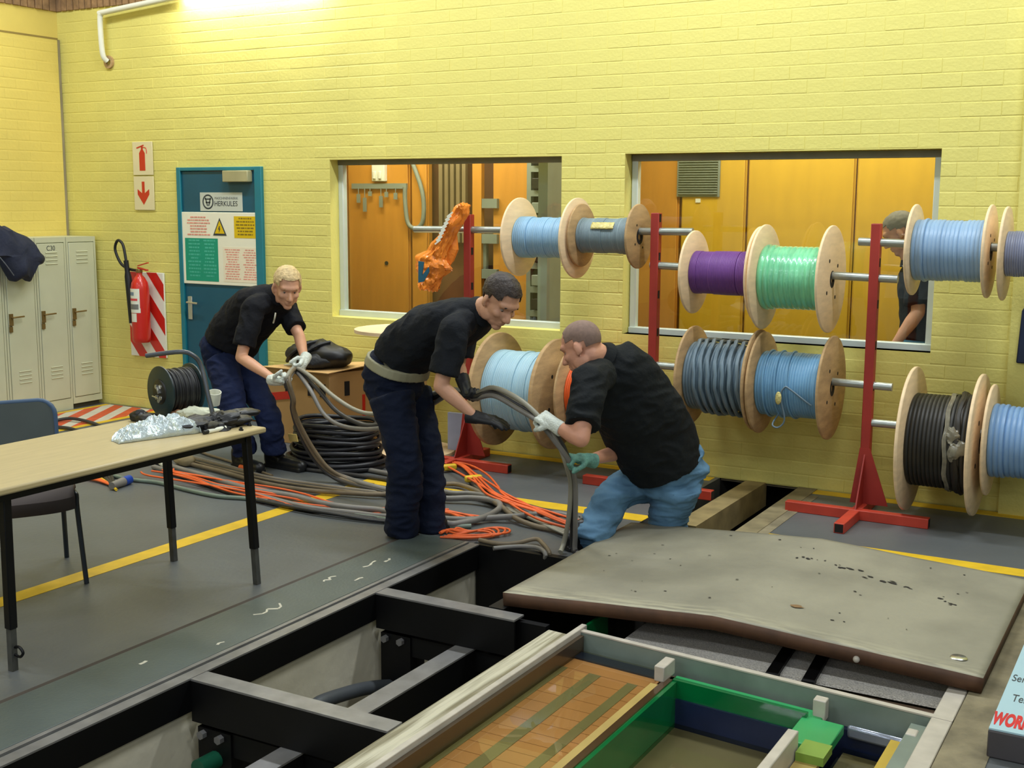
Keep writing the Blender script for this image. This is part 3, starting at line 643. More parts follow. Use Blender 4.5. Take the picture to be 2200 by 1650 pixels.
# sign board at the lower right
sb = thing('sign_board', 'pale blue sign board with black and red lettering at lower right corner', 'sign', (-.1, 4.7, .10))
MB().box((-.51, 4.15, 0), (.35, 5.30, .098)).obj('base_box', pm('dark_grey_box', (70, 66, 68), .6), sb, bev=.006)
MB().box((-.508, 4.155, .098), (.35, 5.25, .104)).obj('board', pm('pale_blue_board', (172, 204, 214), .4, var=.03), sb)
MB().box((-.40, 5.20, .104), (.30, 5.30, .125)).obj('edge_strip', m_rim, sb)
text('lettering', 'WORK', .150, (-.507, 4.245, .1045), X3, Y3, pm('sign_red', (206, 30, 40), .5), sb, 'LEFT', sx=.25, bold=.008)
text('lettering', 'Tel', .10, (-.475, 4.46, .1045), X3, Y3, m_text, sb, 'LEFT', sx=.36)
text('lettering', 'Ser', .10, (-.50, 4.66, .1045), X3, Y3, m_text, sb, 'LEFT', sx=.36)
# ================================================================ REEL RACKS
RYY = 7.26
KS = RYY / 7.38
def zs(z): return 1.85 + (z - 1.85) * KS
def rack(x, top, label, front=.56, lr=(.42, .42)):
    t = thing('reel_rack', label, 'rack', (x, RYY, 0), 'red reel racks along the wall')
    MB().box((x - .028, RYY - .028, .05), (x + .028, RYY + .028, top)).obj('post', m_rack, t, bev=.004)
    z = .75; k = 0
    while z < top - .05:
        MB().box((x + .0275, RYY - .016, z), (x + .0295, RYY + .010, z + .05)).obj('slot', m_hole, t); z += .245
    MB().box((x - lr[0], RYY - .21, 0), (x + lr[1], RYY - .15, .06)).obj('foot_bar', m_rack_b, t, bev=.004)
    f = MB()
    MB().box((x - .03, RYY - front, 0), (x + .03, RYY - .215, .06)).obj('front_foot', m_rack_b, t, bev=.004)
    MB().box((x - .024, RYY - front - .001, .006), (x + .024, RYY - front + .003, .054)).obj('open_end', m_hole, t)
    MB().box((x - .03, RYY - .145, 0), (x + .03, RYY + .25, .06)).obj('back_foot', m_rack_b, t, bev=.004)
    MB().box((x + lr[1] - .003, RYY - .204, .006), (x + lr[1] + .001, RYY - .156, .054)).obj('open_end', m_hole, t)
    MB().prism([(x - .075, RYY - .03, .06), (x + .15, RYY - .03, .06), (x + .03, RYY - .03, .40), (x - .03, RYY - .03, .40)], (0, .008, 0)).obj('gusset', m_rack, t)
    MB().prism([(x - .004, RYY - .2, .06), (x - .004, RYY - .02, .06), (x - .004, RYY - .02, .38)], (.008, 0, 0)).obj('gusset', m_rack, t)
    return t
rack(-4.49, 1.765, 'red reel rack post behind the dark-haired man, leftmost of three', .35, (.28, .44))
rack(-3.075, 1.787, 'red reel rack post behind the bending man in jeans, middle of three', .35, (.40, .5))
rack(-1.68, 1.737, 'red reel rack post with complete cross foot, rightmost of three')
def rod(x0, x1, z0, z1, label):
    x0, x1, z0, z1 = x0 * KS, x1 * KS, zs(z0), zs(z1)
    MB().cyl((x0, RYY, z0), (x1, RYY, z1), .024, None, 16).obj('reel_pipe', m_rod, label=label, cat='pipe')
rod(-5.03, -2.87, 1.652, 1.668, 'long galvanised pipe carrying the two upper left reels')
rod(-3.16, -1.57, 1.446, 1.409, 'galvanised pipe through the purple and green reels')
rod(-3.16, -1.57, .787, .76, 'galvanised pipe through the two lower middle reels')
rod(-1.81, -.6, 1.627, 1.60, 'galvanised pipe through the upper right blue reels')
rod(-1.73, -.6, .533, .53, 'galvanised pipe through the black reel at lower right')
rod(-4.60, -3.05, .56, .56, 'galvanised pipe through the big light blue reel behind the men')
def spool(label, xL, xR, z, r, rad, wmat, fmat=None, pitch=.014, rr=None, seed=1, amp=.004, lump=.004, thick=.017, wl=None, group='cable reels on the racks'):
    xL, xR, z = xL * KS, xR * KS, zs(z); r = tuple(q * KS for q in r) if isinstance(r, tuple) else r * KS; rad *= KS
    fmat = fmat or m_flange; xc = (xL + xR) / 2
    t = thing('cable_reel', label, 'cable reel', (xc, RYY, z), group)
    for i, x in enumerate((xL, xR)):
        ri = r[i] if isinstance(r, tuple) else r
        f = MB().lathe([(.05, -thick / 2), (ri - .004, -thick / 2), (ri, -thick / 2 + .004), (ri, thick / 2 - .004), (ri - .004, thick / 2), (.05, thick / 2)], (x, RYY, z), (1, 0, 0), 56, close=True).obj('flange', fmat, t)
        s = 1 if i else -1; rg = random.Random(seed * 7 + i); MB().lathe([(.028, 0), (.052, 0), (.052, .002), (.028, .002)], (x + s * thick / 2 * .9, RYY, z), (s, 0, 0), 20, close=True).obj('hub_hole', m_hole, f)
        for k in range(4):
            a = k * math.pi / 2 + .6; q = ri * .42
            MB().cyl((x + s * thick * .45, RYY + math.cos(a) * q, z + math.sin(a) * q), (x + s * (thick / 2 + .0015), RYY + math.cos(a) * q, z + math.sin(a) * q), .011 * ri / .3, None, 10).obj('bolt_hole', m_hole, f)
    MB().cyl((xL, RYY, z), (xR, RYY, z), .075, None, 20).obj('core', fmat, t)
    a, b = xL + thick * .6, xR - thick * .6; rg = random.Random(seed); prof = []; n = max(4, int((b - a) / pitch))
    off = 0
    for k in range(n):
        x = a + (b - a) * k / n; st = (b - a) / n
        if rg.random() < .22: off = rg.uniform(-lump, lump)
        R0 = rad + off
        prof += [(R0 - amp, x - xc), (R0 - amp * .2, x - xc + st * .22), (R0, x - xc + st * .5), (R0 - amp * .2, x - xc + st * .78)]
    prof = [(.05, a - xc)] + prof + [(rad - amp, b - xc), (.05, b - xc)]
    wo = MB().lathe(prof, (xc, RYY, z), (1, 0, 0), 56).obj('winding', wmat, t, ang=.9)
    return t
m_cbl = pm('cable_light_blue', (138, 176, 204), .45, var=.06, vs=9, stretch=(3, .3, .3)); m_cgr = pm('cable_grey_green', (124, 142, 148), .5, var=.1, vs=9, stretch=(3, .3, .3))
m_cpu = pm('cable_purple', (112, 66, 138), .5, var=.08, vs=9); m_cgn = pm('cable_green', (120, 204, 156), .2, var=.22, vs=9, stretch=(3, .5, .5), bump=.5, bs=40, coat=.5)
m_cg2 = pm('cable_steel_grey', (104, 124, 136), .45, var=.12, vs=10); m_cb2 = pm('cable_mid_blue', (108, 156, 190), .45, var=.08, vs=9)
m_cbk = pm('cable_black', (34, 32, 26), .5, var=.35, vs=8); m_cor = pm('cable_orange', (232, 96, 34), .5, var=.08)
spool('pale wooden reel of light blue cable at top left, in front of the left window', -4.145, -3.70, 1.612, .271, .140, m_cbl, seed=1)
s2 = spool('wooden reel of grey cable with torn tape beside the upper light blue reel', -3.668, -3.25, 1.632, .212, .119, m_cgr, m_flange2, seed=2, pitch=.01)
spool('pale wooden reel of purple cable', -2.853, -2.415, 1.41, (.267, .30), .138, m_cpu, seed=3, pitch=.009, lump=.003)
s4 = spool('pale wooden reel of green cable under glossy clear wrap', -2.385, -1.969, 1.395, .327, .204, m_cgn, seed=4, pitch=.03, amp=.006, lump=.01)
s5 = spool('weathered reel of untidy steel grey cable, lower middle rack', -2.845, -2.405, .742, .321, .222, m_cg2, m_flange2, seed=5, pitch=.02, amp=.008, lump=.016)
s6 = spool('weathered reel of blue cable with a loose end, right one on lower middle rack', -2.375, -1.939, .728, .322, .202, m_cb2, m_flange2, seed=6, pitch=.016, lump=.006)
s7 = spool('big wooden reel of very light blue cable between the two standing men', -4.32, -3.85, .53, (.405, .385), .284, pm('cable_pale_blue', (158, 192, 206), .45, var=.05), m_flange2, seed=7, pitch=.014, lump=.005, thick=.03)
spool('small reel with orange cable hidden behind the bending man', -3.70, -3.27, .56, .32, .2, m_cor, m_flange2, seed=8)
s9 = spool('large reel of blue cable at upper right, before the right window', -1.484, -1.068, 1.585, .266, .178, pm('cable_silver_blue', (136, 166, 196), .4, var=.08, vs=8, stretch=(4, .2, .2)), seed=9, pitch=.022, amp=.005, lump=.01)
spool('reel of grey blue cable cut off by the right edge, upper row', -.983, -.60, 1.575, .266, .128, pm('cable_grey_violet', (134, 140, 164), .45, var=.1), seed=10, pitch=.012)
s11 = spool('large reel of thick black cable at lower right', -1.443, -1.063, .46, (.433, .417), .277, m_cbk, seed=11, pitch=.022, amp=.007, lump=.016, thick=.02)
spool('reel of light blue cable cut off by the right edge, lower row', -.998, -.60, .497, .325, .215, pm('cable_sky_blue', (124, 160, 200), .4, var=.1), seed=12, pitch=.028, amp=.008, lump=.008)
# details on reels: tape, loose ends, wraps
def wrap_tube(parent, name, mat, x0, x1, R, z, a0, a1, r=.006, n=24, wob=.0):
    x0, x1, z, R = x0 * KS, x1 * KS, zs(z), R * KS
    P = []
    for k in range(n + 1):
        t = k / n; a = a0 + (a1 - a0) * t; q = R + wob * math.sin(k * 2.1)
        P.append((x0 + (x1 - x0) * t + wob * math.sin(k * 1.3), RYY + math.cos(a) * q, z + math.sin(a) * q))
    return MB().tube(P, r, 7).obj(name, mat, parent)
b = MB(); G = []
for i in range(15):
    row = []
    for j in range(5):
        a = math.radians(180 - 22 - j * 6); q = .124 + .003 * mnoise.noise(V((i * .9, j * .9, 0)))
        row.append((-3.49 + i * .0115, RYY + math.cos(a) * q, zs(1.632) + math.sin(a) * q))
    G.append(row)
b.grid(G); o = b.obj('tape', pm('shiny_tape', (206, 192, 120), .15, var=.2, vs=30, bump=.8, bs=60), s2); o.modifiers.new('t', 'SOLIDIFY').thickness = .002
for k in range(7): wrap_tube(s5, 'loose_turn', m_cg2, -2.80 + k * .05, -2.70 + k * .045, .232 + .004 * (k % 3), .742, math.radians(60), math.radians(300), .013, wob=.004)
for k in range(3): wrap_tube(s6, 'loose_turn', m_cb2, -2.32 + k * .07, -2.30 + k * .08, .208, .728, math.radians(70), math.radians(280), .007)
MB().tube(smooth([(x_ * KS, y_, zs(z_)) for x_, y_, z_ in [(-2.22, RYY - .10, .57), (-2.24, RYY - .19, .50), (-2.20, RYY - .19, .485), (-2.165, RYY - .19, .54), (-2.19, RYY - .21, .68), (-2.165, RYY - .21, .74), (-2.13, RYY - .212, .73), (-2.03, RYY - .205, .66), (-2.0, RYY - .2, .64)]], 6), .0055, 8).obj('loose_end', m_cg2, s6)
MB().ell((-2.165, RYY - .215, .69), (.02, .012, .04)).obj('end_tape', pm('shiny_tape', (206, 192, 120)), s6)
for k in range(2): wrap_tube(s11, 'clear_wrap', pm('clear_film', (120, 116, 100), .2, var=.3, vs=20), -1.215 + k * .012, -1.205 + k * .012, .284, .46, math.radians(60), math.radians(260), .008, wob=.004)
for k in range(3): wrap_tube(s11, 'loose_turn', m_cbk, -1.15 + k * .03, -1.14 + k * .03, .288 - k * .02, .46, math.radians(50), math.radians(290), .018, wob=.006)
0 and MB().prism([(-1.98 + .012, RYY - .02, .728 + .30), (-1.98 + .012, RYY + .015, .728 + .30), (-1.98 + .012, RYY + .03, .728 + .12), (-1.98 + .012, RYY - .005, .728 + .10)], (.04, 0, 0)).obj('pale_patch', m_paper, s6) if False else None
# plastic film clump on black reel
def blob(name, c, rad, mat, parent=None, amp=.3, fr=9., seg=40, rg=26, M=None, flat=None, seed=0, **kw):
    m = MB(); m.ell((0, 0, 0), rad, M, seg, rg); s = sum(rad) / 3; out = []
    for p in m.v:
        p = V(p); q = V((p.x * fr + seed * 7, p.y * fr, p.z * fr)); n = p.normalized()
        d = mnoise.noise(q) * amp * s + abs(mnoise.noise(q * 2.3)) * amp * .6 * s
        p = p + n * d
        if flat is not None and p.z < flat: p.z = flat
        out.append(tuple(p + V(c)))
    m.v = out; return m.obj(name, mat, parent, ang=.5, **kw)
blob('film_clump', (-1.135, RYY - .265, .52), (.045, .04, .085), MATS['clear_film'], s11, amp=.8, fr=16)
# reel lying on its end behind the dark-haired man
rs = thing('cable_reel', 'large reel standing on its end by the wall, only pale round top showing', 'cable reel', (-5.07, 7.30, 0))
for z in (.012, .915): MB().lathe([(.04, -.012), (.37, -.012), (.37, .012), (.04, .012)], (-5.07, 7.30, z), (0, 0, 1), 56, close=True).obj('flange', m_flange, rs)
MB().cyl((-5.07, 7.30, .02), (-5.07, 7.30, .90), .16, None, 32).obj('core', m_flange2, rs)

# ================================================================ LEFT SIDE: LOCKERS, EXTINGUISHER, TABLE, CHAIR, BOXES
LX = -8.70
for k, lab in enumerate(('pale cream steel locker nearest the corner, first from the right', 'pale cream steel locker with the number C30, second from the right', 'pale cream steel locker under the jacket sleeve, third from the right', 'pale cream steel locker under the jacket, fourth from the right', 'pale cream steel locker at the left edge of the picture')):
    y1 = 7.66 - k * .33; y0 = y1 - .326; H = 1.53
    t = thing('locker', lab, 'locker', ((LX - .17), (y0 + y1) / 2, 0), 'lockers along the left wall')
    zb = .045 if k == 0 else .0
    MB().box((-9.055, y0, zb), (LX - .014, y1, H)).obj('body', m_lock, t, bev=.004)
    MB().box((-9.05, y0 + .012, .0), (LX - .03, y1 - .012, .05)).obj('plinth', m_lock_d, t)
    MB().box((LX - .0135, y0 + .001, H - .045), (LX + .002, y1 - .001, H)).box((LX - .0135, y0 + .001, zb), (LX + .002, y0 + .02, H - .045)).box((LX - .0135, y1 - .02, zb), (LX + .002, y1 - .001, H - .045)).box((LX - .0135, y0 + .02, zb), (LX + .002, y1 - .02, .10)).obj('front_frame', m_lock, t)
    d = MB().box((LX - .012, y0 + .025, .105), (LX + .006, y1 - .025, H - .052)).obj('door', m_lock, t, bev=.004)
    for z0 in (1.30, .30):
        for q in range(4): MB().obox((LX + .007, (y0 + y1) / 2, z0 + q * .033), (.006, .062, .004), V((.8, 0, .6)), Y3, V((-.6, 0, .8))).obj('louvre', m_lock, d)
    MB().box((LX + .006, y0 + .03, .80), (LX + .022, y0 + .062, .90)).tube(smooth([(LX + .022, y0 + .046, .868), (LX + .045, y0 + .046, .87), (LX + .047, y0 + .07, .871), (LX + .044, y0 + .155, .873)], 4), .007, 8).obj('handle', m_brass, t)
    MB().box((LX + .006, y0 + .026, .745), (LX + .02, y0 + .055, .79)).tube(smooth([(LX + .013, y0 + .03, .79), (LX + .013, y0 + .03, .815), (LX + .013, y0 + .05, .815), (LX + .013, y0 + .05, .79)], 4), .004, 6).obj('padlock', m_brass, t)
    if k == 1: text('lettering', 'C30', .06, (LX + .0068, (y0 + y1) / 2, 1.435), Y3, Z3, m_text, d, sx=.9)
# jacket thrown over the lockers
out = [(-8.620, 6.485, 1.697), (-8.620, 6.612, 1.635), (-8.620, 6.666, 1.631), (-8.600, 6.751, 1.580), (-8.600, 6.872, 1.531), (-8.580, 6.925, 1.440), (-8.570, 6.993, 1.372), (-8.570, 6.976, 1.321), (-8.570, 6.908, 1.296), (-8.570, 6.875, 1.227), (-8.570, 6.834, 1.174), (-8.570, 6.762, 1.202), (-8.560, 6.679, 1.183), (-8.570, 6.620, 1.259), (-8.580, 6.564, 1.372), (-8.600, 6.452, 1.436)]
c0 = sum((V(p) for p in out), V()) / len(out)
jb = MB(); ringsJ = []
O = smooth(out, 5, closed=True)
for s_, dx in ((1.0, -.04), (1.02, .0), (.86, .05), (.6, .075), (.3, .08), (.06, .08)):
    R = []
    for i, p in enumerate(O):
        q = c0 + (p - c0) * s_; fold = mnoise.noise(V((q.y * 11, q.z * 4, s_ * 2))) * .035 + math.sin(q.y * 34 + q.z * 9) * .012
        R.append((q.x + dx + (fold if s_ < 1.01 else 0), q.y, q.z))
    ringsJ.append(R)
jb.rings(ringsJ); jk = jb.obj('jacket', pm('navy_cloth', (30, 36, 58), .8, var=.25, vs=9, bump=.4, bs=35), ang=.9, label='dark navy jacket slung over the lockers at left edge', cat='jacket')
MB().tube(smooth([(-8.470, 6.480, 1.389), (-8.460, 6.530, 1.323), (-8.480, 6.611, 1.236)], 5), .004, 6).obj('zip', pm('zip_grey', (100, 104, 116), .5), jk)
# extinguisher board and extinguisher
bd = thing('backing_board', 'white board with diagonal red stripes behind the fire extinguisher', 'board', (-8.09, D - .01, .47))
QX0, QX1, QZ0, QZ1 = -8.31, -7.88, .475, 1.225
MB().box((QX0, D - .026, QZ0), (QX1, D - .006, QZ1)).obj('board', m_white, bd, bev=.003)
for k in range(-2, 6):
    z = QZ1 - k * .30; pl = clip_poly([(QX0, z + .43), (QX1, z - .1), (QX1, z - .25), (QX0, z + .28)], QX0, QX1, QZ0, QZ1)
    if pl: MB().prism([(a, D - .0275, b) for a, b in pl], (0, .0015, 0)).obj('red_stripe', m_red, bd)
ex = thing('fire_extinguisher', 'red carbon dioxide fire extinguisher with black horn on striped board', 'fire extinguisher', (-8.12, D - .12, .62))
EXX, EXY = -8.075, D - .115
MB().lathe([(.001, .615), (.065, .615), (.078, .63), (.08, .66), (.08, 1.08), (.07, 1.14), (.045, 1.185), (.026, 1.205), (.026, 1.225), (.001, 1.225)], (EXX, EXY, 0), (0, 0, 1), 36).obj('cylinder', m_red, ex)
lb = lambda a0, a1, z0, z1, nm, mt, rr=.0812: MB().grid([[(EXX + rr * math.sin(a0 + (a1 - a0) * i / 10), EXY - rr * math.cos(a0 + (a1 - a0) * i / 10), z) for z in (z0, z1)] for i in range(11)]).obj(nm, mt, ex)
lb(-.75, .75, .90, 1.09, 'label', m_white); lb(-.6, .8, .88, .92, 'label', m_white, .0811)
lb(-.7, .5, .985, 1.005, 'label_print', pm('label_red', (216, 70, 76), .5), .0818); lb(-.7, .6, .91, .955, 'label_print', pm('label_grey', (120, 120, 116), .5), .0818); lb(-.6, .1, 1.03, 1.06, 'label_print', pm('label_blue', (120, 140, 160), .5), .0818)
lb(-.45, .35, .80, .875, 'tag', m_white, .0815)
MB().box((EXX - .022, EXY - .022, 1.222), (EXX + .022, EXY + .022, 1.26)).obj('valve', m_brass, ex, bev=.006)
MB().bar((EXX - .01, EXY, 1.27), (EXX + .10, EXY, 1.25), .025, .012).bar((EXX - .01, EXY, 1.285), (EXX + .11, EXY, 1.315), .022, .008).obj('lever', m_red, ex)
MB().tube(smooth([(EXX - .02, EXY, 1.245), (EXX - .12, EXY, 1.255), (EXX - .22, EXY, 1.30), (EXX - .285, EXY, 1.42), (EXX - .25, EXY, 1.50), (EXX - .19, EXY, 1.47), (EXX - .15, EXY - .01, 1.36), (EXX - .125, EXY - .02, 1.24)], 8), .0125, 10).obj('hose', m_black_p, ex)
MB().lathe([(.001, 0), (.022, 0), (.022, .10), (.03, .14), (.042, .55), (.036, .55), (.001, .5)], (EXX - .135, EXY - .02, 1.33), (.09, .03, -1), 20).obj('horn', m_black_p, ex)
# ---- table
TZ = .77
tb = thing('table', 'long table with pale wood laminate top and black steel legs', 'table', (-4.24, 3.6, 0))
MB().box((-4.60, 2.82, TZ - .028), (-3.875, 4.405, TZ)).obj('tabletop', m_wood_t, tb, bev=.008)
fr = MB(); 
for a, b in (((-3.95, 2.9), (-3.95, 4.33)), ((-4.53, 2.9), (-4.53, 4.33)), ((-4.53, 4.33), (-3.95, 4.33)), ((-4.53, 2.95), (-3.95, 2.95))):
    fr.bar((a[0], a[1], TZ - .05), (b[0], b[1], TZ - .05), .045, .03)
fr.obj('apron_frame', m_blk, tb)
for (x, y), (bx, by) in (((-3.94, 4.33), (-3.895, 4.33)), ((-4.53, 4.38), (-4.525, 4.405)), ((-3.95, 2.98), (-3.985, 3.0)), ((-4.53, 2.98), (-4.55, 3.0))):
    p = V((bx, by, 0)); q = V((x, y, TZ - .03)); l = MB().bar(q, p + (q - p) * .24, .036, .036, (0, 1, 0)).obj('leg', m_blk, tb, bev=.004)
    MB().bar(p, p + (q - p) * .26, .027, .027, (0, 1, 0)).obj('ferrule', pm('worn_ferrule', (66, 66, 62), .5, var=.3, vs=20), l)
MB().tube(smooth([(-3.985 + .02, 3.0, .10), (-3.94, 3.0, .105), (-3.92, 3.0, .085), (-3.94, 3.0, .065), (-3.97, 3.0, .07)], 4), .006, 6).obj('hook', m_blk, tb)
# ---- things on the table
m_foil = pm('crumpled_foil_bag', (202, 214, 216), .25, metal=.35, var=.1, vs=14, bump=.9, bs=26)
tz = TZ
G = []; P0 = V((-4.153, 3.737, 0.770)); P1 = V((-4.036, 4.130, 0.770)); Uv = (P1 - P0); Vv = V((-.55, .25, 0)).normalized()
for i in range(81):
    row = []; u = i / 80
    for j in range(49):
        v = j / 48; wdt = .22 * math.sin(math.pi * min(1, .08 + u * .95)) ** .6
        e = min(u, 1 - u, v, 1 - v); hgt = .07 * min(1, (e * 4)) ** .5 * (.5 + .6 * u)
        p = P0 + Uv * u + Vv * (v * wdt) + V((mnoise.noise(V((u * 6, v * 5, 1))) * .012, mnoise.noise(V((u * 6, v * 5, 5))) * .012, 0))
        hh = hgt * (1 + .45 * mnoise.noise(V((u * 9 + v * 5, v * 7, 2)))) + (.009 * (1 - 2.6 * abs(mnoise.noise(V((u * 13, v * 7 - u * 6, 9))))) + .005 * (1 - 2.6 * abs(mnoise.noise(V((u * 26, v * 15 + u * 9, 4)))))) * min(1, e * 9)
        row.append((p.x, p.y, tz + .002 + max(0, hh)))
    G.append(row)
b = MB().grid(G); o = b.obj('foil_bag', m_foil, ang=.35, label='crumpled silvery white plastic bag lying on the table', cat='bag')
s_ = o.modifiers.new('t', 'SOLIDIFY'); s_.thickness = .002
blob('black_pouch', V((-4.031, 4.244, 0.770)) + V((-.02, .0, .028)), (.17, .075, .034), MATS.get('bag_black') or pm('bag_black', (24, 24, 27), .5, var=.3, vs=20, bump=.6, bs=30), M=Matrix.Rotation(1.35, 3, 'Z'), amp=.7, fr=17, flat=-.026, label='black folded tool pouch at the end of the table', cat='pouch')
blob('black_pouch', V((-4.118, 4.484, 0.770)) + V((-.02, .02, .03)), (.10, .05, .02), m_black_p, M=Matrix.Rotation(1.0, 3, 'Z'), amp=.35, fr=13, flat=-.018, seed=2, label='smaller black strap bundle behind the black pouch on the table', cat='bundle')
blob('white_glove', V((-4.276, 4.372, 0.770)) + V((-.03, .02, .028)), (.10, .055, .03), pm('glove_offwhite', (206, 208, 184), .8, bump=.5, bs=50), M=Matrix.Rotation(.9, 3, 'Z'), amp=.5, fr=16, flat=-.026, seed=3, label='crumpled off-white work glove lying on table beside the cable drum', cat='glove')
blob('pink_glove', V((-4.382, 4.339, 0.770)) + V((-.02, .02, .018)), (.06, .035, .02), pm('glove_pink', (206, 150, 112), .8), amp=.4, fr=18, flat=-.016, seed=4, label='small pinkish crumpled rag at the foot of the cable drum', cat='rag')
blob('black_cloth', V((-4.489, 4.213, 0.770)) + V((0, .0, .02)), (.075, .05, .03), m_black_p, amp=.6, fr=15, flat=-.018, seed=5, label='black crumpled glove at the far left corner of table', cat='glove')
MB().lathe([(.001, .0), (.026, .0), (.034, .07), (.031, .07), (.024, .004), (.001, .004)], V((-4.306, 4.509, 0.770)) + V((-.03, .03, .052)), V((.25, -.2, .95)), 24).obj('white_cup', m_white, label='white plastic cup tipped on the gloves at table end', cat='cup')
a_, b_ = V((-3.992, 4.130, 0.770)), V((-3.988, 4.242, 0.770))
MB().cyl(a_ + Z3 * .011, b_ + Z3 * .011, .011, None, 14).cyl(a_ + Z3 * .011, a_ + Z3 * .011 + (a_ - b_) * .25, .0095, None, 14, 1).obj('marker_pen', [m_white, m_black_p], label='white marker pen with dark cap at table edge', cat='pen')
for k, (p, lab) in enumerate(((V((-3.916, 4.272, 0.770)), 'tiny black clip on the table edge, the nearer one'), (V((-3.964, 4.384, 0.770)), 'tiny black clip at the table corner, the farther one'))):
    MB().cyl(p, p + Z3 * .018, .009, .006, 12).box(p + V((-.012, -.004, 0)), p + V((.012, .004, .008))).obj('clip', m_black_p, label=lab, cat='clip', bev=.001)
# ---- cable drum on the table
dn = V((-.25, -.968, 0)).normalized(); dc = V((-4.495, 4.33, .902)); da = -dn
ed = thing('cable_drum', 'dark green extension cable drum with handle standing on table end', 'cable drum', (dc.x, dc.y, TZ))
m_drum = pm('drum_dark_green', (24, 44, 48), .4, var=.1)
for h in (0, .17): MB().lathe([(.03, -.006), (.122, -.006), (.129, -.002), (.129, .004), (.122, .008), (.03, .008)], dc + da * h, da, 48, close=True).obj('flange', m_drum, ed)
MB().lathe([(.001, -.012), (.058, -.012), (.064, -.006), (.064, .0), (.001, .0)], dc, da, 36).obj('socket_face', m_black_p, ed)
up = Z3; sd = da.cross(up).normalized()
for a, b_ in ((.02, .028), (-.02, .024), (.018, -.03), (-.022, -.03), (0, -.045)):
    MB().cyl(dc + sd * a + up * b_ - da * .012, dc + sd * a + up * b_ - da * .017, .012, .011, 14).obj('socket_cap', m_chrome, ed)
MB().bar(dc + sd * -.0 + up * .03 - da * .02, dc + sd * .02 + up * -.005 - da * .02, .016, .006).obj('socket_cap', m_chrome, ed)
MB().tube([dc - sd * .045 - up * .025 - da * .022, dc - sd * -.005 - up * .03 - da * .022], .004, 8).obj('lock_pin', m_chrome, ed)
prof = []
for k in range(13):
    h = .012 + k * .0118; R0 = .108 + .005 * math.sin(k * 2.3); prof += [(R0 - .005, h), (R0, h + .003), (R0 + .001, h + .006), (R0, h + .009)]
MB().lathe([(.05, .012)] + prof + [(.05, .166)], dc, da, 44).obj('winding', pm('drum_cable', (28, 28, 30), .45, var=.2), ed)
hp = [(-4.514, 4.26, 1.09), (-4.36, 4.33, 1.112), (-4.31, 4.37, 1.095), (-4.285, 4.40, 1.04), (-4.235, 4.39, .90), (-4.205, 4.385, .785), (-4.26, 4.36, .775), (-4.46, 4.27, .775)]
MB().tube(smooth(hp, 6), .0115, 12).obj('handle_tube', pm('handle_steel', (88, 92, 98), .35, metal=.6), ed)
# ---- chair
CF = V((.867, -.498, 0)); CL = V((.498, .867, 0)); CC = V((-4.97, 3.84, 0))
def cx(x, y, z): return CC + CF * x + CL * y + Z3 * z
ch = thing('chair', 'grey plastic shell chair with black tube legs tucked behind the table', 'chair', tuple(CC))
m_seat = pm('chair_seat_brown', (78, 68, 66), .7, var=.1); m_bk = pm('chair_back_grey', (74, 82, 80), .6, var=.08); m_edge = pm('chair_edge_blue', (60, 84, 112), .5)
m_leg = pm('chair_leg', (34, 42, 50), .4)
G = []
for i in range(13):
    y = -.23 + .46 * i / 12; e = abs(i - 6) / 6
    G.append([cx(x, y * (1 - .1 * e * (x > .2)), z + .014 * e ** 3) for x, z in ((-.22, .478), (-.12, .462), (.05, .456), (.17, .462), (.235, .456), (.27, .425), (.268, .37))])
o = MB().grid(G).obj('seat', m_seat, ch, ang=.8); s_ = o.modifiers.new('t', 'SOLIDIFY'); s_.thickness = .03; s_.offset = 0
bk = []
for (cy, cz, a0) in ((.15, .755, 0), (-.15, .755, 90), (-.15, .60, 180), (.15, .60, 270)):
    for q in range(6):
        a = math.radians(a0 + q * 18); bk.append((cy + .075 * math.cos(a), cz + .075 * math.sin(a)))
def bx(y, z): return -.255 + .5 * y * y - (z - .5) * .12
f = MB(); R0 = [cx(bx(y, z), y, z) for y, z in bk]; R1 = [cx(bx(y, z) - .022, y, z) for y, z in bk]
f.rings([R1, R0]); f.obj('backrest', m_bk, ch, ang=.5)
MB().tube([cx(bx(y, z) - .011, y, z) for y, z in bk], .014, 8, closed=True).obj('back_edging', m_edge, ch)
for sy in (-1, 1):
    y = .222 * sy
    MB().tube(smooth([cx(.27, y + .02 * sy, 0), cx(.235, y, .36), cx(.225, y, .425), cx(.18, y, .44), cx(-.15, y, .44), cx(-.20, y, .44), cx(-.235, y, .50), cx(-.262, y * .9, .60), cx(-.27, y * .85, .70)], 5), .0125, 10).obj('side_tube', m_leg, ch)
    MB().tube([cx(-.235, y + .02 * sy, 0), cx(-.16, y, .435)], .0125, 10).obj('rear_leg', m_leg, ch)
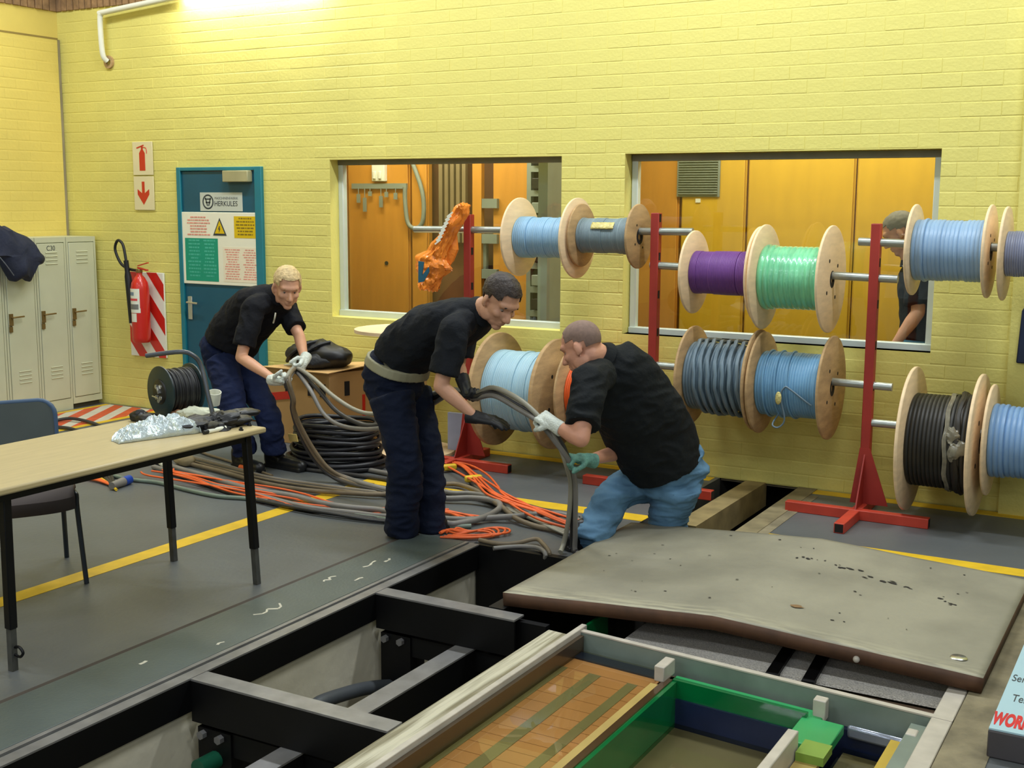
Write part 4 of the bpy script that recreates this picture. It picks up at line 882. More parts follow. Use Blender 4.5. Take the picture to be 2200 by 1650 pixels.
# ---- carton, backpack, papers
bA = V((-5.62, 7.10, 0)); e1 = V((-.66, .02, 0)); e2 = V((.20, .50, 0)); hB = .575
m_card = pm('brown_cardboard', (182, 142, 88), .8, var=.06, vs=4)
ct = thing('carton', 'big brown cardboard carton with punched holes against the wall', 'carton', tuple(bA))
MB().prism([bA, bA + e2, bA + e2 + e1, bA + e1], (0, 0, hB)).obj('box', m_card, ct, bev=.004)
MB().prism([bA + Z3 * (hB + .001) + V((.01, -.03, 0)), bA + e2 * .95 + Z3 * (hB + .05), bA + e2 * .95 + e1 * .5 + Z3 * (hB + .02), bA + e1 * .5 + Z3 * (hB + .001) - Y3 * .03], (0, 0, .006)).obj('flap', pm('cardboard_inside', (206, 166, 108), .8), ct)
MB().prism([bA + e1 * .5 + Z3 * (hB + .004) - Y3 * .02, bA + e1 * .5 + e2 + Z3 * (hB + .004), bA + e1 + e2 + Z3 * (hB + .004), bA + e1 + Z3 * (hB + .004) - Y3 * .02], (0, 0, .006)).obj('flap', MATS['cardboard_inside'], ct)
n1 = e1.cross(Z3).normalized(); n1 = n1 if n1.y < 0 else -n1
for q in (.10, .28, .62): MB().obox(bA + e1 * q + n1 * .001 + Z3 * .44, (.028, .002, .05), e1.normalized(), n1, Z3).obj('hand_hole', m_hole, ct)
n2 = V((e2.y, -e2.x, 0)).normalized()
for q in (.28, .66): MB().obox(bA + e2 * q + n2 * .001 + Z3 * .45, (.022, .002, .055), e2.normalized(), n2, Z3).obj('hand_hole', m_hole, ct)
MB().obox(bA + e1 * .80 + n1 * .002 + Z3 * .36, (.13, .002, .03), (e1.normalized() - Z3 * .15).normalized(), n1, (Z3 + e1.normalized() * .15).normalized()).obj('red_tape', m_red, ct)
MB().obox(bA + e2 * .55 + n2 * .002 + Z3 * .30, (.012, .002, .09), n2.cross(Z3), n2, Z3).obj('red_tape', m_red, ct)
MB().obox(bA + e1 * .80 + e2 * .45 + Z3 * (hB + .014), (.13, .09, .002), V((.97, .24, 0)), V((-.24, .97, 0)), Z3).obj('papers', m_white, label='loose white papers on top of the carton', cat='paper')
bp_ = thing('backpack', 'black backpack slumped on top of the cardboard carton', 'backpack', (-5.90, 7.30, hB + .01))
blob('bag_body', (-5.88, 7.30, hB + .105), (.29, .15, .105), m_black_p, bp_, amp=.24, fr=6, flat=-.10, seed=7)
blob('pocket', (-5.86, 7.20, hB + .075), (.20, .09, .06), pm('black_nylon', (26, 28, 32), .6, bump=.4, bs=60), bp_, amp=.3, fr=9, flat=-.055, seed=8)
for q in (0, .12): MB().tube(smooth([(-6.10 + q, 7.19, hB + .05), (-6.02 + q, 7.15, hB + .12), (-5.92 + q, 7.19, hB + .19), (-5.86 + q, 7.27, hB + .215)], 6), .014, 6).obj('strap', MATS['black_nylon'], bp_)
MB().tube(smooth([(-6.0, 7.145, hB + .03), (-5.92, 7.125, hB + .04), (-5.84, 7.13, hB + .03)], 5), .006, 6).obj('pull_tab', pm('pale_tab', (170, 150, 140), .5), bp_)
# ---- orange bag on the upper pipe
m_obag = pm('orange_plastic_bag', (246, 136, 44), .3, var=.22, vs=9, bump=.6, bs=30, coat=.3)
ob = thing('plastic_bag', 'crumpled orange plastic bag with white lettering hanging over upper pipe', 'bag', (-4.72, 7.12, 1.5))
sec_ = [((-4.45, 1.835), .022), ((-4.475, 1.80), .045), ((-4.52, 1.73), .05), ((-4.58, 1.64), .05), ((-4.64, 1.55), .055), ((-4.69, 1.48), .07), ((-4.72, 1.43), .13), ((-4.735, 1.38), .125), ((-4.74, 1.33), .085), ((-4.755, 1.28), .075), ((-4.77, 1.235), .055)]
R = []
sx_ = np.array([q[0][0] for q in sec_]); sz_ = np.array([q[0][1] for q in sec_]); sw_ = np.array([q[1] for q in sec_]); NR = 44
for k in range(NR + 1):
    u = k / NR * (len(sec_) - 1); x, z, wd = [float(np.interp(u, range(len(sec_)), q)) for q in (sx_, sz_, sw_)]
    ax = V((.62, 0, -.35)).normalized().lerp(V((.95, 0, -.1)).normalized(), min(1, max(0, (u - 4) / 3))).normalized(); row = []
    for j in range(56):
        a = 2 * math.pi * j / 56; n_ = V((u * .9, math.cos(a) * 1.6, math.sin(a) * 1.6 + 4))
        q = wd * (1 + .30 * mnoise.noise(n_) + .16 * (1 - 2.4 * abs(mnoise.noise(n_ * 2.3))) + .10 * mnoise.noise(n_ * 5))
        row.append(V((x, 7.15, z)) + ax * (math.cos(a) * q) + Y3 * (math.sin(a) * .05 * (1 + .5 * mnoise.noise(V((u * 1.1, a * 1.3, 2))) + .3 * mnoise.noise(n_ * 4))) + V((0, 0, (.012 + .03 * (u > 8.5)) * mnoise.noise(V((a * 3, u, 7))))))
    R.append(row)
MB().rings(R).obj('film', m_obag, ob, ang=.7)
rr = []
for k, ((x, z), wd) in enumerate([((-4.52, 1.70), .02), ((-4.535, 1.60), .055), ((-4.55, 1.52), .075), ((-4.59, 1.44), .08), ((-4.64, 1.36), .05), ((-4.67, 1.30), .02)]):
    rr.append([V((x - .06 + math.cos(2 * math.pi * j / 20) * wd, 7.19 + .03 * math.sin(2 * math.pi * j / 20) + .015 * mnoise.noise(V((k, j * .5, 3))), z + .02 * mnoise.noise(V((j * .5, k, 1))))) for j in range(20)])
MB().rings(rr).obj('film_back', m_obag, ob, ang=.35)
for k in range(9):
    t = k / 8; c = V((-4.53 - .10 * t, 7.075, 1.765 - .19 * t)); MB().obox(c, (.028, .002, .005 + .002 * (k % 2)), V((.80, 0, .55)).normalized(), Y3, V((-.55, 0, .80)).normalized()).obj('printed_letter', m_white, ob)
MB().prism([(-4.77, 7.04, 1.44), (-4.725, 7.04, 1.435), (-4.735, 7.03, 1.34), (-4.69, 7.045, 1.40), (-4.685, 7.045, 1.37), (-4.72, 7.03, 1.30), (-4.765, 7.03, 1.29)], (0, .01, 0)).obj('teal_print', m_teal, ob)
# ---- coil of black cable
co = thing('cable_coil', 'thick coil of black cable with a small yellow tag beside the carton', 'cable coil', (-5.25, 6.70, 0))
rg = random.Random(11)
m_ck = pm('rubber_black', (30, 30, 34), .42, var=.2, vs=9)
for lay in range(9):
    for q in range(2 if lay < 8 else 1):
        z = .018 + lay * .036; r0 = .375 - lay * .010 - q * .06 + rg.uniform(-.02, .02); ph = rg.uniform(0, 6)
        P = [(-5.25 + rg.uniform(-.003, .003) + math.cos(a) * r0 * (1 + .03 * math.sin(2 * a + ph)), 6.70 + math.sin(a) * r0 * .76, z + .008 * math.sin(3 * a + ph)) for a in [2 * math.pi * k / 44 for k in range(44)]]
        MB().tube(P, .0165, 8, closed=True).obj('turn', m_ck, co)
MB().obox((-5.40, 6.41, .225), (.045, .003, .028), V((.97, -.2, .1)), V((.2, .97, .2)).normalized(), V((-.1, -.2, .97)).normalized()).obj('tag', pm('tag_yellow', (226, 196, 112), .6), co)

# ================================================================ PEOPLE
def vox(mb, voxel, it=2, fac=.5):
    me = bpy.data.meshes.new('tmp'); me.from_pydata([V(p) for p in mb.v], [], mb.f)
    bm = bmesh.new(); bm.from_mesh(me); bmesh.ops.recalc_face_normals(bm, faces=bm.faces); bm.to_mesh(me); bm.free()
    o = bpy.data.objects.new('tmp', me); C.objects.link(o)
    r = o.modifiers.new('r', 'REMESH'); r.mode = 'VOXEL'; r.voxel_size = voxel; r.use_smooth_shade = True
    if it: s = o.modifiers.new('s', 'SMOOTH'); s.iterations = it; s.factor = fac
    dg = bpy.context.evaluated_depsgraph_get(); out = bpy.data.meshes.new_from_object(o.evaluated_get(dg))
    bpy.data.objects.remove(o); bpy.data.meshes.remove(me)
    return out
def vobj(name, mb, voxel, mat, parent, it=2, wr=None, fn=None, **kw):
    me = vox(mb, voxel, it); n = len(me.vertices)
    co = np.empty(n * 3, dtype=np.float32); me.vertices.foreach_get('co', co); co = co.reshape(-1, 3)
    no = np.empty(n * 3, dtype=np.float32); me.vertices.foreach_get('normal', no); no = no.reshape(-1, 3)
    if wr:
        amp, fx, fy, fz, seed = wr; d = np.zeros(n)
        for i in range(n):
            p = co[i]; q = V((p[0] * fx + seed, p[1] * fy, p[2] * fz))
            d[i] = mnoise.noise(q) + .55 * (1 - 2 * abs(mnoise.noise(q * 1.9))) - .2
        co = co + no * (d * amp)[:, None]
    if fn: co = fn(co, no)
    org = np.array(worg(parent)); me.vertices.foreach_set('co', (co - org).astype(np.float32).ravel())
    me.materials.clear(); me.materials.append(mat)
    me.polygons.foreach_set('use_smooth', [True] * len(me.polygons)); me.update(); me.name = name
    o = bpy.data.objects.new(name, me); C.objects.link(o); o.parent = parent; props(o, **kw); return o
def loft(mb, rings, L, seg=28, ex=2.3):
    """rings: (centre, lateral half width, depth half width); L lateral unit vector"""
    P, F = frames([r[0] for r in rings]); L = V(L).normalized(); R = []
    for (c, rx, ry), (t, _, _) in zip(rings, F):
        l = (L - t * L.dot(t)).normalized(); dpt = t.cross(l); row = []
        for j in range(seg):
            a = 2 * math.pi * j / seg; ca, sa = math.cos(a), math.sin(a)
            k = (abs(ca) ** ex + abs(sa) ** ex) ** (-1 / ex)
            row.append(V(c) + l * (ca * k * rx) + dpt * (sa * k * ry))
        R.append(row)
    mb.rings(R)
def limb(mb, pts, rad, seg=18):
    mb.tube(smooth(pts, 6), [rad[0] + (rad[-1] - rad[0]) * 0 for _ in range(1)] and list(np.interp(np.linspace(0, len(pts) - 1, (len(pts) - 1) * 6 + 1), range(len(pts)), rad)), seg)
def hand(mb, w, d, n, tsign, s=1.0, curl=(55, 60, 45), spread=.0):
    w = V(w); d = V(d).normalized(); n = V(n); n = (n - d * n.dot(d)).normalized(); sd = d.cross(n) * tsign; s *= 1.0
    offs = (.031, .0105, -.0105, -.030); lens = (.074, .083, .078, .062)
    for o, L in zip(offs, lens):
        k0 = w + sd * (o * .75 * s) ; k1 = w + d * (.088 * s) + sd * (o * s); mb.cap(k0, k1, .0155 * s, .0135 * s, 10)
        p = k1; ang = 0
        for seg_, c in zip((.44, .31, .25), curl):
            ang += math.radians(c); q = p + (d * math.cos(ang) + n * math.sin(ang)) * (L * seg_ * s) + sd * (o * spread)
            mb.cap(p, q, .0105 * s, .0095 * s, 10); p = q
    mb.ell(w + d * .05 * s, (.04 * s, .018 * s, .046 * s), Matrix((sd, n, d)).transposed(), 14, 8)
    mb.cap(w - d * .02, w + d * .045 * s, .034 * s, .028 * s, 14)
    a = w + d * .022 * s + sd * .024 * s; b = a + (d * .55 + sd * .62 + n * .45).normalized() * .042 * s
    c = b + (d * .75 + n * .6 + sd * .05).normalized() * .032 * s; e = c + (d * .6 + n * .75 - sd * .3).normalized() * .026 * s
    mb.cap(a, b, .0155 * s, .0135 * s, 10); mb.cap(b, c, .0125 * s, .0115 * s, 10); mb.cap(c, e, .0115 * s, .0095 * s, 10)
def head_prims(mb, c, M, s):
    def P(x, y, z): return V(c) + M @ V((x * s, y * s, z * s))
    def E(x, y, z, a, b, d, R=None): mb.ell(P(x, y, z), (a * s, b * s, d * s), M @ (R or Matrix.Identity(3)), 20, 14)
    E(-.012, 0, .035, .098, .078, .088); E(.028, 0, -.02, .068, .066, .085); E(.036, 0, -.068, .052, .052, .046)
    E(.070, 0, -.100, .022, .027, .019); E(.066, .0, .030, .032, .058, .026)
    for q in (-1, 1):
        E(.078, .028 * q, .026, .014, .026, .009, Matrix.Rotation(.25 * q, 3, 'Z')); E(.060, .040 * q, -.022, .028, .024, .022)
        E(.012, .054 * q, -.068, .040, .014, .034); E(-.010, .079 * q, -.008, .020, .010, .032, Matrix.Rotation(.45 * q, 3, 'Z')); E(.0, .077 * q, -.030, .012, .009, .014)
        E(.100, .012 * q, -.036, .012, .009, .009)
    mb.cap(P(.086, 0, .012), P(.112, 0, -.030), .010 * s, .0135 * s, 12)
    E(.090, 0, -.060, .011, .024, .0065); E(.087, 0, -.072, .012, .021, .0075); E(.076, 0, -.084, .012, .02, .008)
def face_fn(c, M, s):
    Mi = M.transposed()
    Rm = np.array(Mi); c0 = np.array(c)
    def fn(co, no):
        l = (co - c0) @ Rm.T / s
        for q in (-1, 1):
            e = np.array((.088, .030 * q, .004)); d2 = (((l - e) / np.array((.03, .020, .014))) ** 2).sum(1)
            l[:, 0] -= .011 * np.exp(-d2)
        d2 = (((l - np.array((.098, 0, -.0655))) / np.array((.02, .024, .0028))) ** 2).sum(1); l[:, 0] -= .004 * np.exp(-d2)
        return (l * s) @ Rm + c0
    return fn
def hair_cap(name, c, M, s, mat, parent, line, amp=.006, thick=1.06, fr=60, drop=.0):
    seg, rg = 64, 40; V_ = []; idx = {}; F_ = []
    for i in range(rg + 1):
        th = math.pi * i / rg
        for j in range(seg):
            ph = 2 * math.pi * j / seg
            V_.append((math.sin(th) * math.cos(ph), math.sin(th) * math.sin(ph), math.cos(th)))
    keep = {}; pts = []
    def ok(p): return line(p[0], p[1], p[2])
    b = MB(); outer = []; inner = []
    for p in V_:
        q = V((-.012 + p[0] * .098, p[1] * .078, .035 + p[2] * .088)); nn = V((p[0] / .098, p[1] / .078, p[2] / .088)).normalized()
        t = (.008 + amp * mnoise.noise(q * fr) + amp * .6 * mnoise.noise(V((q.x * fr * .7, q.y * fr * 3, q.z * fr)))) * thick
        outer.append(V(c) + M @ ((q + nn * t) * s)); inner.append(V(c) + M @ ((q - nn * .006) * s))
    n = len(outer); fs = []; edges = {}
    for i in range(rg):
        for j in range(seg):
            f = (i * seg + j, i * seg + (j + 1) % seg, (i + 1) * seg + (j + 1) % seg, (i + 1) * seg + j)
            m = V([sum(V_[k][a] for k in f) / 4 for a in range(3)])
            if ok(m):
                fs.append(f)
                for k in range(4):
                    e = (f[k], f[(k + 1) % 4]); edges[e] = edges.get(e, 0) + 1
    b.v = [tuple(p) for p in outer + inner]; b.f = list(fs) + [tuple(k + n for k in reversed(f)) for f in fs]
    for (a, e) in list(edges):
        if (e, a) not in edges: b.f.append((e, a, a + n, e + n))
    b.m = [0] * len(b.f)
    me = b.mesh(name, mat, worg(parent), ang=1.2); bm = bmesh.new(); bm.from_mesh(me); bmesh.ops.remove_doubles(bm, verts=bm.verts, dist=.0002)
    loose = [v for v in bm.verts if not v.link_faces]; bmesh.ops.delete(bm, geom=loose, context='VERTS'); bm.to_mesh(me); bm.free()
    o = bpy.data.objects.new(name, me); C.objects.link(o); o.parent = parent; return o
def basis(f, u):
    f = V(f).normalized(); l = V(u).cross(f).normalized(); u = f.cross(l); return Matrix((f, l, u)).transposed()
def person(label, J, L, torso, pel, legs, arms, head, mats, gloves, shoes, belt=None, sleeve=.36, pants_wr=(.015, 6, 6, 11, 1), shirt_wr=(.012, 7, 7, 7, 2), hair=None, group=None, shirt_drop=0):
    (hc, hf, hu, hs) = head; M = basis(hf, hu); base = J['base']
    t = thing('person', label, 'person', base, group)
    mb = MB(); head_prims(mb, hc, M, hs)
    nb = V(torso[-1][0]); mb.cap(V(hc) + M @ V((-.02 * hs, 0, -.05 * hs)), nb, .056 * hs, .062 * hs, 18)
    loft(mb, [(c, rx * .86, ry * .86) for c, rx, ry in torso[1:-1]], L)
    mb.ell(pel[0], tuple(q * .6 for q in pel[1]), pel[2], 20, 12)
    for hip, kn, an, r in legs: limb(mb, [hip, kn, V(kn).lerp(V(an), .86)], [r[0] * .5, r[1] * .5, .034])
    for sh, el, wr, r in arms:
        sh, el, wr = V(sh), V(el), V(wr); mb.cap(sh, el, r * .78, r * .62, 16)
        m = el.lerp(wr, .3); mb.cap(el, m, r * .62, r * .64, 16); mb.cap(m, wr, r * .64, r * .40, 16); mb.cap(wr, wr + (wr - el).normalized() * .008, r * .40, r * .36, 14)
    vobj('body', mb, .0062, mats['skin'], t, 3, fn=face_fn(hc, M, hs))
    # eyes, brows
    for q in (-1, 1):
        e = V(hc) + M @ (V((.0665, .030 * q, .003)) * hs); b = MB(); b.ell(e, (.0115 * hs,) * 3, M, 14, 10)
        b.ell(e + M @ V((.0066 * hs, 0, -.002 * hs)), (.0056 * hs, .0068 * hs, .0066 * hs), M, 12, 8, 1); b.obj('eye', [m_eye, m_iris], t)
        MB().tube(smooth([V(hc) + M @ (V((.0885 - abs(a - .03) * .25, a * q, .028 + (.004 if .02 < a < .04 else 0))) * hs) for a in (.012, .022, .032, .041)], 3), .0042 * hs, 6).obj('eyebrow', mats['brow'], t)
    if hair: hair_cap('hair', hc, M, hs, mats['hair'], t, *hair)
    # trousers
    pb = MB(); pb.ell(pel[0], pel[1], pel[2], 24, 14)
    loft(pb, pel[3], L)
    for hip, kn, an, r in legs: limb(pb, [hip, kn, an], [r[0], r[1], r[2]], 22)
    vobj('trousers', pb, .0085, mats['trousers'], t, 2, wr=pants_wr)
    # shirt with sleeves and collar
    sb_ = MB(); loft(sb_, torso[:-1], L)
    for sh, el, wr, r in arms:
        sh, el = V(sh), V(el); e = sh.lerp(el, sleeve_f.get(label, .78)); sb_.cap(V(torso[-3][0]).lerp(sh, .5), sh, r * 1.25, r * 1.28, 16); sb_.ell(sh, (r * 1.28,) * 3)
        sb_.tube([sh, sh.lerp(e, .5), e], [r * 1.28, r * 1.25, r * 1.22], 20)
    vobj('shirt', sb_, .0085, mats['shirt'], t, 2, wr=shirt_wr)
    c0, c1 = V(torso[-2][0]), V(torso[-1][0]); cb = MB(); rx, ry = torso[-1][1], torso[-1][2]
    P_, F_ = frames([c0, c1]); rr = []
    for c, k in ((c0.lerp(c1, .1), 1.45), (c0.lerp(c1, .8), 1.12), (c1, 1.05), (c1, .93), (c0.lerp(c1, .1), 1.2)):
        l = (V(L) - F_[0][0] * V(L).dot(F_[0][0])).normalized(); dp = F_[0][0].cross(l)
        rr.append([c + l * math.cos(2 * math.pi * j / 28) * rx * k + dp * math.sin(2 * math.pi * j / 28) * ry * k for j in range(28)])
    cb.rings(rr, 0, False, True); cb.obj('collar', mats['shirt'], t)
    if belt: 
        bb = MB(); loft(bb, belt, L, 32); vobj('belt', bb, .006, pm('khaki_belt', (150, 146, 118), .6, var=.15), t, 1)
    for (w, d, n, ts, cu), mt, cuff in gloves:
        d_ = V(d).normalized(); n_ = (V(n) - d_ * V(n).dot(d_)).normalized(); FISTS.append(V(w) + d_ * .108 + n_ * .034)
        hb = MB(); hand(hb, w, d, n, ts, 1.08, cu); w = V(w); d = V(d).normalized()
        hb.tube([w - d * .05, w + d * .01], [.040, .036], 18)
        vobj('glove', hb, .0045, mt, t, 2)
    for toe, heel in shoes:
        toe, heel = V(toe), V(heel); d = (toe - heel); Ln = d.length; d = d.normalized(); s_ = Z3.cross(d); g = MB()
        zz = heel.z
        g.cap(heel + d * .05 + Z3 * .045, heel + d * (Ln - .055) + Z3 * .04, .044, .041, 16); g.cap(heel + d * .05 + Z3 * .05, heel + d * .05 + Z3 * .11, .048, .05, 16); g.cap(heel + d * .05 + Z3 * .10, heel + d * .14 + Z3 * .065, .045, .042, 14)
        g.obox(heel + d * (Ln * .47) + Z3 * .012, (Ln * .44, .043, .012), d, s_, Z3)
        vobj('shoe', g, .006, m_shoe, t, 2)
    return t
sleeve_f = {}; FISTS = []
m_eye = pm('eye_white', (150, 134, 122), .25); m_iris = pm('eye_dark', (34, 26, 22), .2); m_shoe = pm('black_shoe', (22, 22, 24), .4, var=.2)
def skin(nm, c): return pm(nm, c, .5, var=.06, vs=18, bump=.08, bs=120)
def cloth(nm, c, var=.16, b=.35): return pm(nm, c, .85, var=var, vs=7, bump=b, bs=55, spec=.25)
m_gw = pm('glove_white', (212, 218, 208), .8, var=.08, vs=30, bump=.6, bs=120); m_gb = pm('glove_black', (22, 22, 26), .6, var=.2); m_gg = pm('glove_green_grey', (92, 140, 126), .7, var=.3, vs=30, bump=.6, bs=100)
E1 = Matrix.Identity(3)
# ---- the blond man by the door
L1 = V((.52, .85, 0)); F1 = V((.85, -.52, 0))
tor = [((-5.921, 6.380, 0.855), .185, .155), ((-5.865, 6.380, 0.944), .19, .16), ((-5.737, 6.380, 1.055), .20, .155), ((-5.594, 6.360, 1.141), .205, .14), ((-5.492, 6.340, 1.192), .165, .10), ((-5.438, 6.330, 1.220), .085, .072), ((-5.404, 6.320, 1.247), .066, .064)]
person('blond man in black shirt and navy trousers bending over to hold cables in white gloves', {'base': (-5.598, 6.268, -0.000)}, L1, tor,
    ((-5.978, 6.400, 0.769), (.155, .185, .15), basis(F1, Z3), [((-5.986, 6.400, 0.782), .19, .165), ((-5.939, 6.390, 0.853), .182, .158)]),
    [((-5.916, 6.280, 0.727), (-5.691, 6.140, 0.421), (-5.674, 6.220, 0.126), (.118, .092, .082)), ((-5.967, 6.500, 0.699), (-5.559, 6.320, 0.406), (-5.510, 6.340, 0.122), (.116, .088, .078))],
    [((-5.504, 6.160, 1.141), (-5.528, 6.050, 0.818), (-5.189, 5.980, 0.708), .062), ((-5.565, 6.540, 1.143), (-5.351, 6.440, 0.936), (-5.178, 6.280, 0.810), .062)],
    ((-5.338, 6.310, 1.282), (.66, -.52, -.42), (.35, -.22, .9), 1.1),
    dict(skin=skin('skin_fair', (214, 160, 128)), brow=pm('brow_blond', (150, 118, 78), .8), hair=pm('hair_blond', (202, 176, 128), .7, var=.25, vs=40, bump=.5, bs=90), trousers=cloth('navy_work_trousers', (19, 30, 62)), shirt=cloth('black_shirt', (20, 21, 26), .2)),
    [(((-5.174, 5.980, 0.700), V((-5.009, 5.950, 0.696)) - V((-5.174, 5.980, 0.700)), (.1, .3, 1), 1, (68, 75, 55)), m_gw, 0), (((-5.170, 6.270, 0.799), V((-5.104, 6.120, 0.716)) - V((-5.170, 6.270, 0.799)), (-.6, -.6, -.2), -1, (70, 75, 55)), m_gw, 0)],
    [(V((-5.471, 6.175, -0.000)), V((-5.840, 6.298, -0.000))), (V((-5.252, 6.373, -0.000)), V((-5.651, 6.411, 0.000)))],
    hair=(lambda x, y, z: z > (.52 if x > .62 else (.02 if x > .05 else (-.15 if x > -.35 else -.62))), .005, .8, 70))
# ---- the dark-haired man in the middle
L2 = V((.22, .975, 0)); F2 = V((.975, -.22, 0))
tor = [((-3.835, 5.480, 0.979), .175, .145), ((-3.771, 5.480, 1.061), .185, .15), ((-3.620, 5.480, 1.150), .20, .152), ((-3.464, 5.480, 1.211), .205, .135), ((-3.364, 5.480, 1.252), .165, .10), ((-3.306, 5.470, 1.275), .085, .07), ((-3.271, 5.460, 1.295), .064, .062)]
person('dark-haired man in black shirt with khaki belt, stooping in the middle of the picture', {'base': (-3.751, 5.431, 0.000)}, L2, tor,
    ((-3.884, 5.480, 0.849), (.152, .18, .15), basis(F2, Z3), [((-3.896, 5.480, 0.848), .18, .155), ((-3.870, 5.480, 0.919), .178, .15), ((-3.844, 5.480, 0.968), .174, .146)]),
    [((-3.812, 5.360, 0.798), (-3.721, 5.340, 0.447), (-3.772, 5.380, 0.020), (.12, .098, .092)), ((-3.873, 5.620, 0.771), (-3.728, 5.580, 0.415), (-3.699, 5.560, -0.002), (.12, .092, .082))],
    [((-3.352, 5.270, 1.186), (-3.388, 5.200, 0.904), (-3.224, 5.260, 0.756), .064), ((-3.548, 5.700, 1.183), (-3.569, 5.660, 0.948), (-3.436, 5.500, 0.882), .060)],
    ((-3.175, 5.440, 1.345), (.70, -.30, -.65), (.60, -.12, .78), 1.12),
    dict(skin=skin('skin_tan', (204, 152, 122)), brow=pm('brow_dark', (44, 32, 26), .8), hair=pm('hair_dark', (50, 38, 32), .6, var=.3, vs=40, bump=.5, bs=90), trousers=cloth('dark_navy_trousers', (17, 25, 45)), shirt=cloth('black_polo', (24, 27, 32), .2)),
    [(((-3.218, 5.270, 0.747), V((-3.088, 5.300, 0.731)) - V((-3.218, 5.270, 0.747)), (.05, .25, -1), 1, (12, 14, 10)), m_gb, 0), (((-3.420, 5.480, 0.878), V((-3.369, 5.440, 0.819)) - V((-3.420, 5.480, 0.878)), (.9, -.2, .1), -1, (55, 60, 45)), m_gb, 0)],
    [(V((-3.675, 5.388, 0.000)), V((-3.890, 5.439, 0.000))), (V((-3.609, 5.606, 0.000)) , V((-3.817, 5.645, 0.000)))],
    belt=[((-3.864, 5.480, 0.922), .193, .164), ((-3.844, 5.480, 0.973), .190, .160)],
    hair=(lambda x, y, z: z > (.55 if x > .66 else (.05 if x > .15 else (-.20 if x > -.30 else -.72))), .004, .9, 70))
# ---- the man in jeans leaning over the trench
L3 = V((-.5, -.866, 0)); F3 = V((-.866, .5, 0))
tor = [((-2.505, 6.150, 0.379), .21, .185), ((-2.549, 6.100, 0.521), .235, .205), ((-2.591, 5.950, 0.717), .235, .20), ((-2.639, 5.800, 0.896), .225, .17), ((-2.670, 5.700, 0.995), .18, .12), ((-2.695, 5.660, 1.042), .092, .08), ((-2.707, 5.630, 1.069), .074, .072)]
person('stocky man with shaved head in black shirt and blue jeans leaning over the trench', {'base': (-2.817, 5.664, -0.000)}, L3, tor,
    ((-2.508, 6.200, 0.369), (.17, .20, .16), basis(F3, Z3), [((-2.496, 6.200, 0.317), .20, .18), ((-2.506, 6.150, 0.445), .195, .175)]),
    [((-2.433, 6.120, 0.327), (-2.513, 6.180, -0.003), (-2.539, 6.220, -0.513), (.14, .105, .09)), ((-2.642, 6.220, 0.296), (-2.728, 5.950, 0.244), (-2.754, 5.660, 0.031), (.135, .098, .09))],
    [((-2.646, 5.420, 0.954), (-2.594, 5.240, 0.703), (-2.750, 5.270, 0.748), .072), ((-2.846, 5.980, 0.924), (-2.728, 6.020, 0.484), (-2.678, 5.500, 0.538), .066)],
    ((-2.764, 5.580, 1.109), (-.86, -.10, -.48), (-.40, .06, .92), 1.1),
    dict(skin=skin('skin_ruddy', (206, 148, 120)), brow=pm('brow_brown', (90, 66, 50), .8), hair=pm('shaved_hair', (128, 104, 92), .8, var=.12, vs=60), trousers=pm('blue_jeans', (92, 128, 156), .85, var=.22, vs=6, bump=.35, bs=40, spec=.2), shirt=cloth('black_tshirt', (18, 22, 24), .2)),
    [(((-2.755, 5.270, 0.750), V((-2.851, 5.290, 0.788)) - V((-2.755, 5.270, 0.750)), (-.2, .5, -.9), 1, (66, 70, 55)), m_gw, 0), (((-2.659, 5.450, 0.549), V((-2.704, 5.380, 0.569)) - V((-2.659, 5.450, 0.549)), (-.5, -.7, -.2), 1, (66, 72, 55)), m_gg, 0)],
    [(V((-2.872, 5.590, 0.000)), V((-2.788, 5.764, 0.000))), (V((-2.557, 6.100, -0.520)), V((-2.525, 6.300, -0.563)))],
    pants_wr=(.020, 4, 4, 17, 3), shirt_wr=(.016, 5, 5, 9, 4),
    hair=(lambda x, y, z: z > (.72 if x > .55 else (.05 if x > .05 else (-.2 if x > -.35 else -.6))), .001, .25, 30))
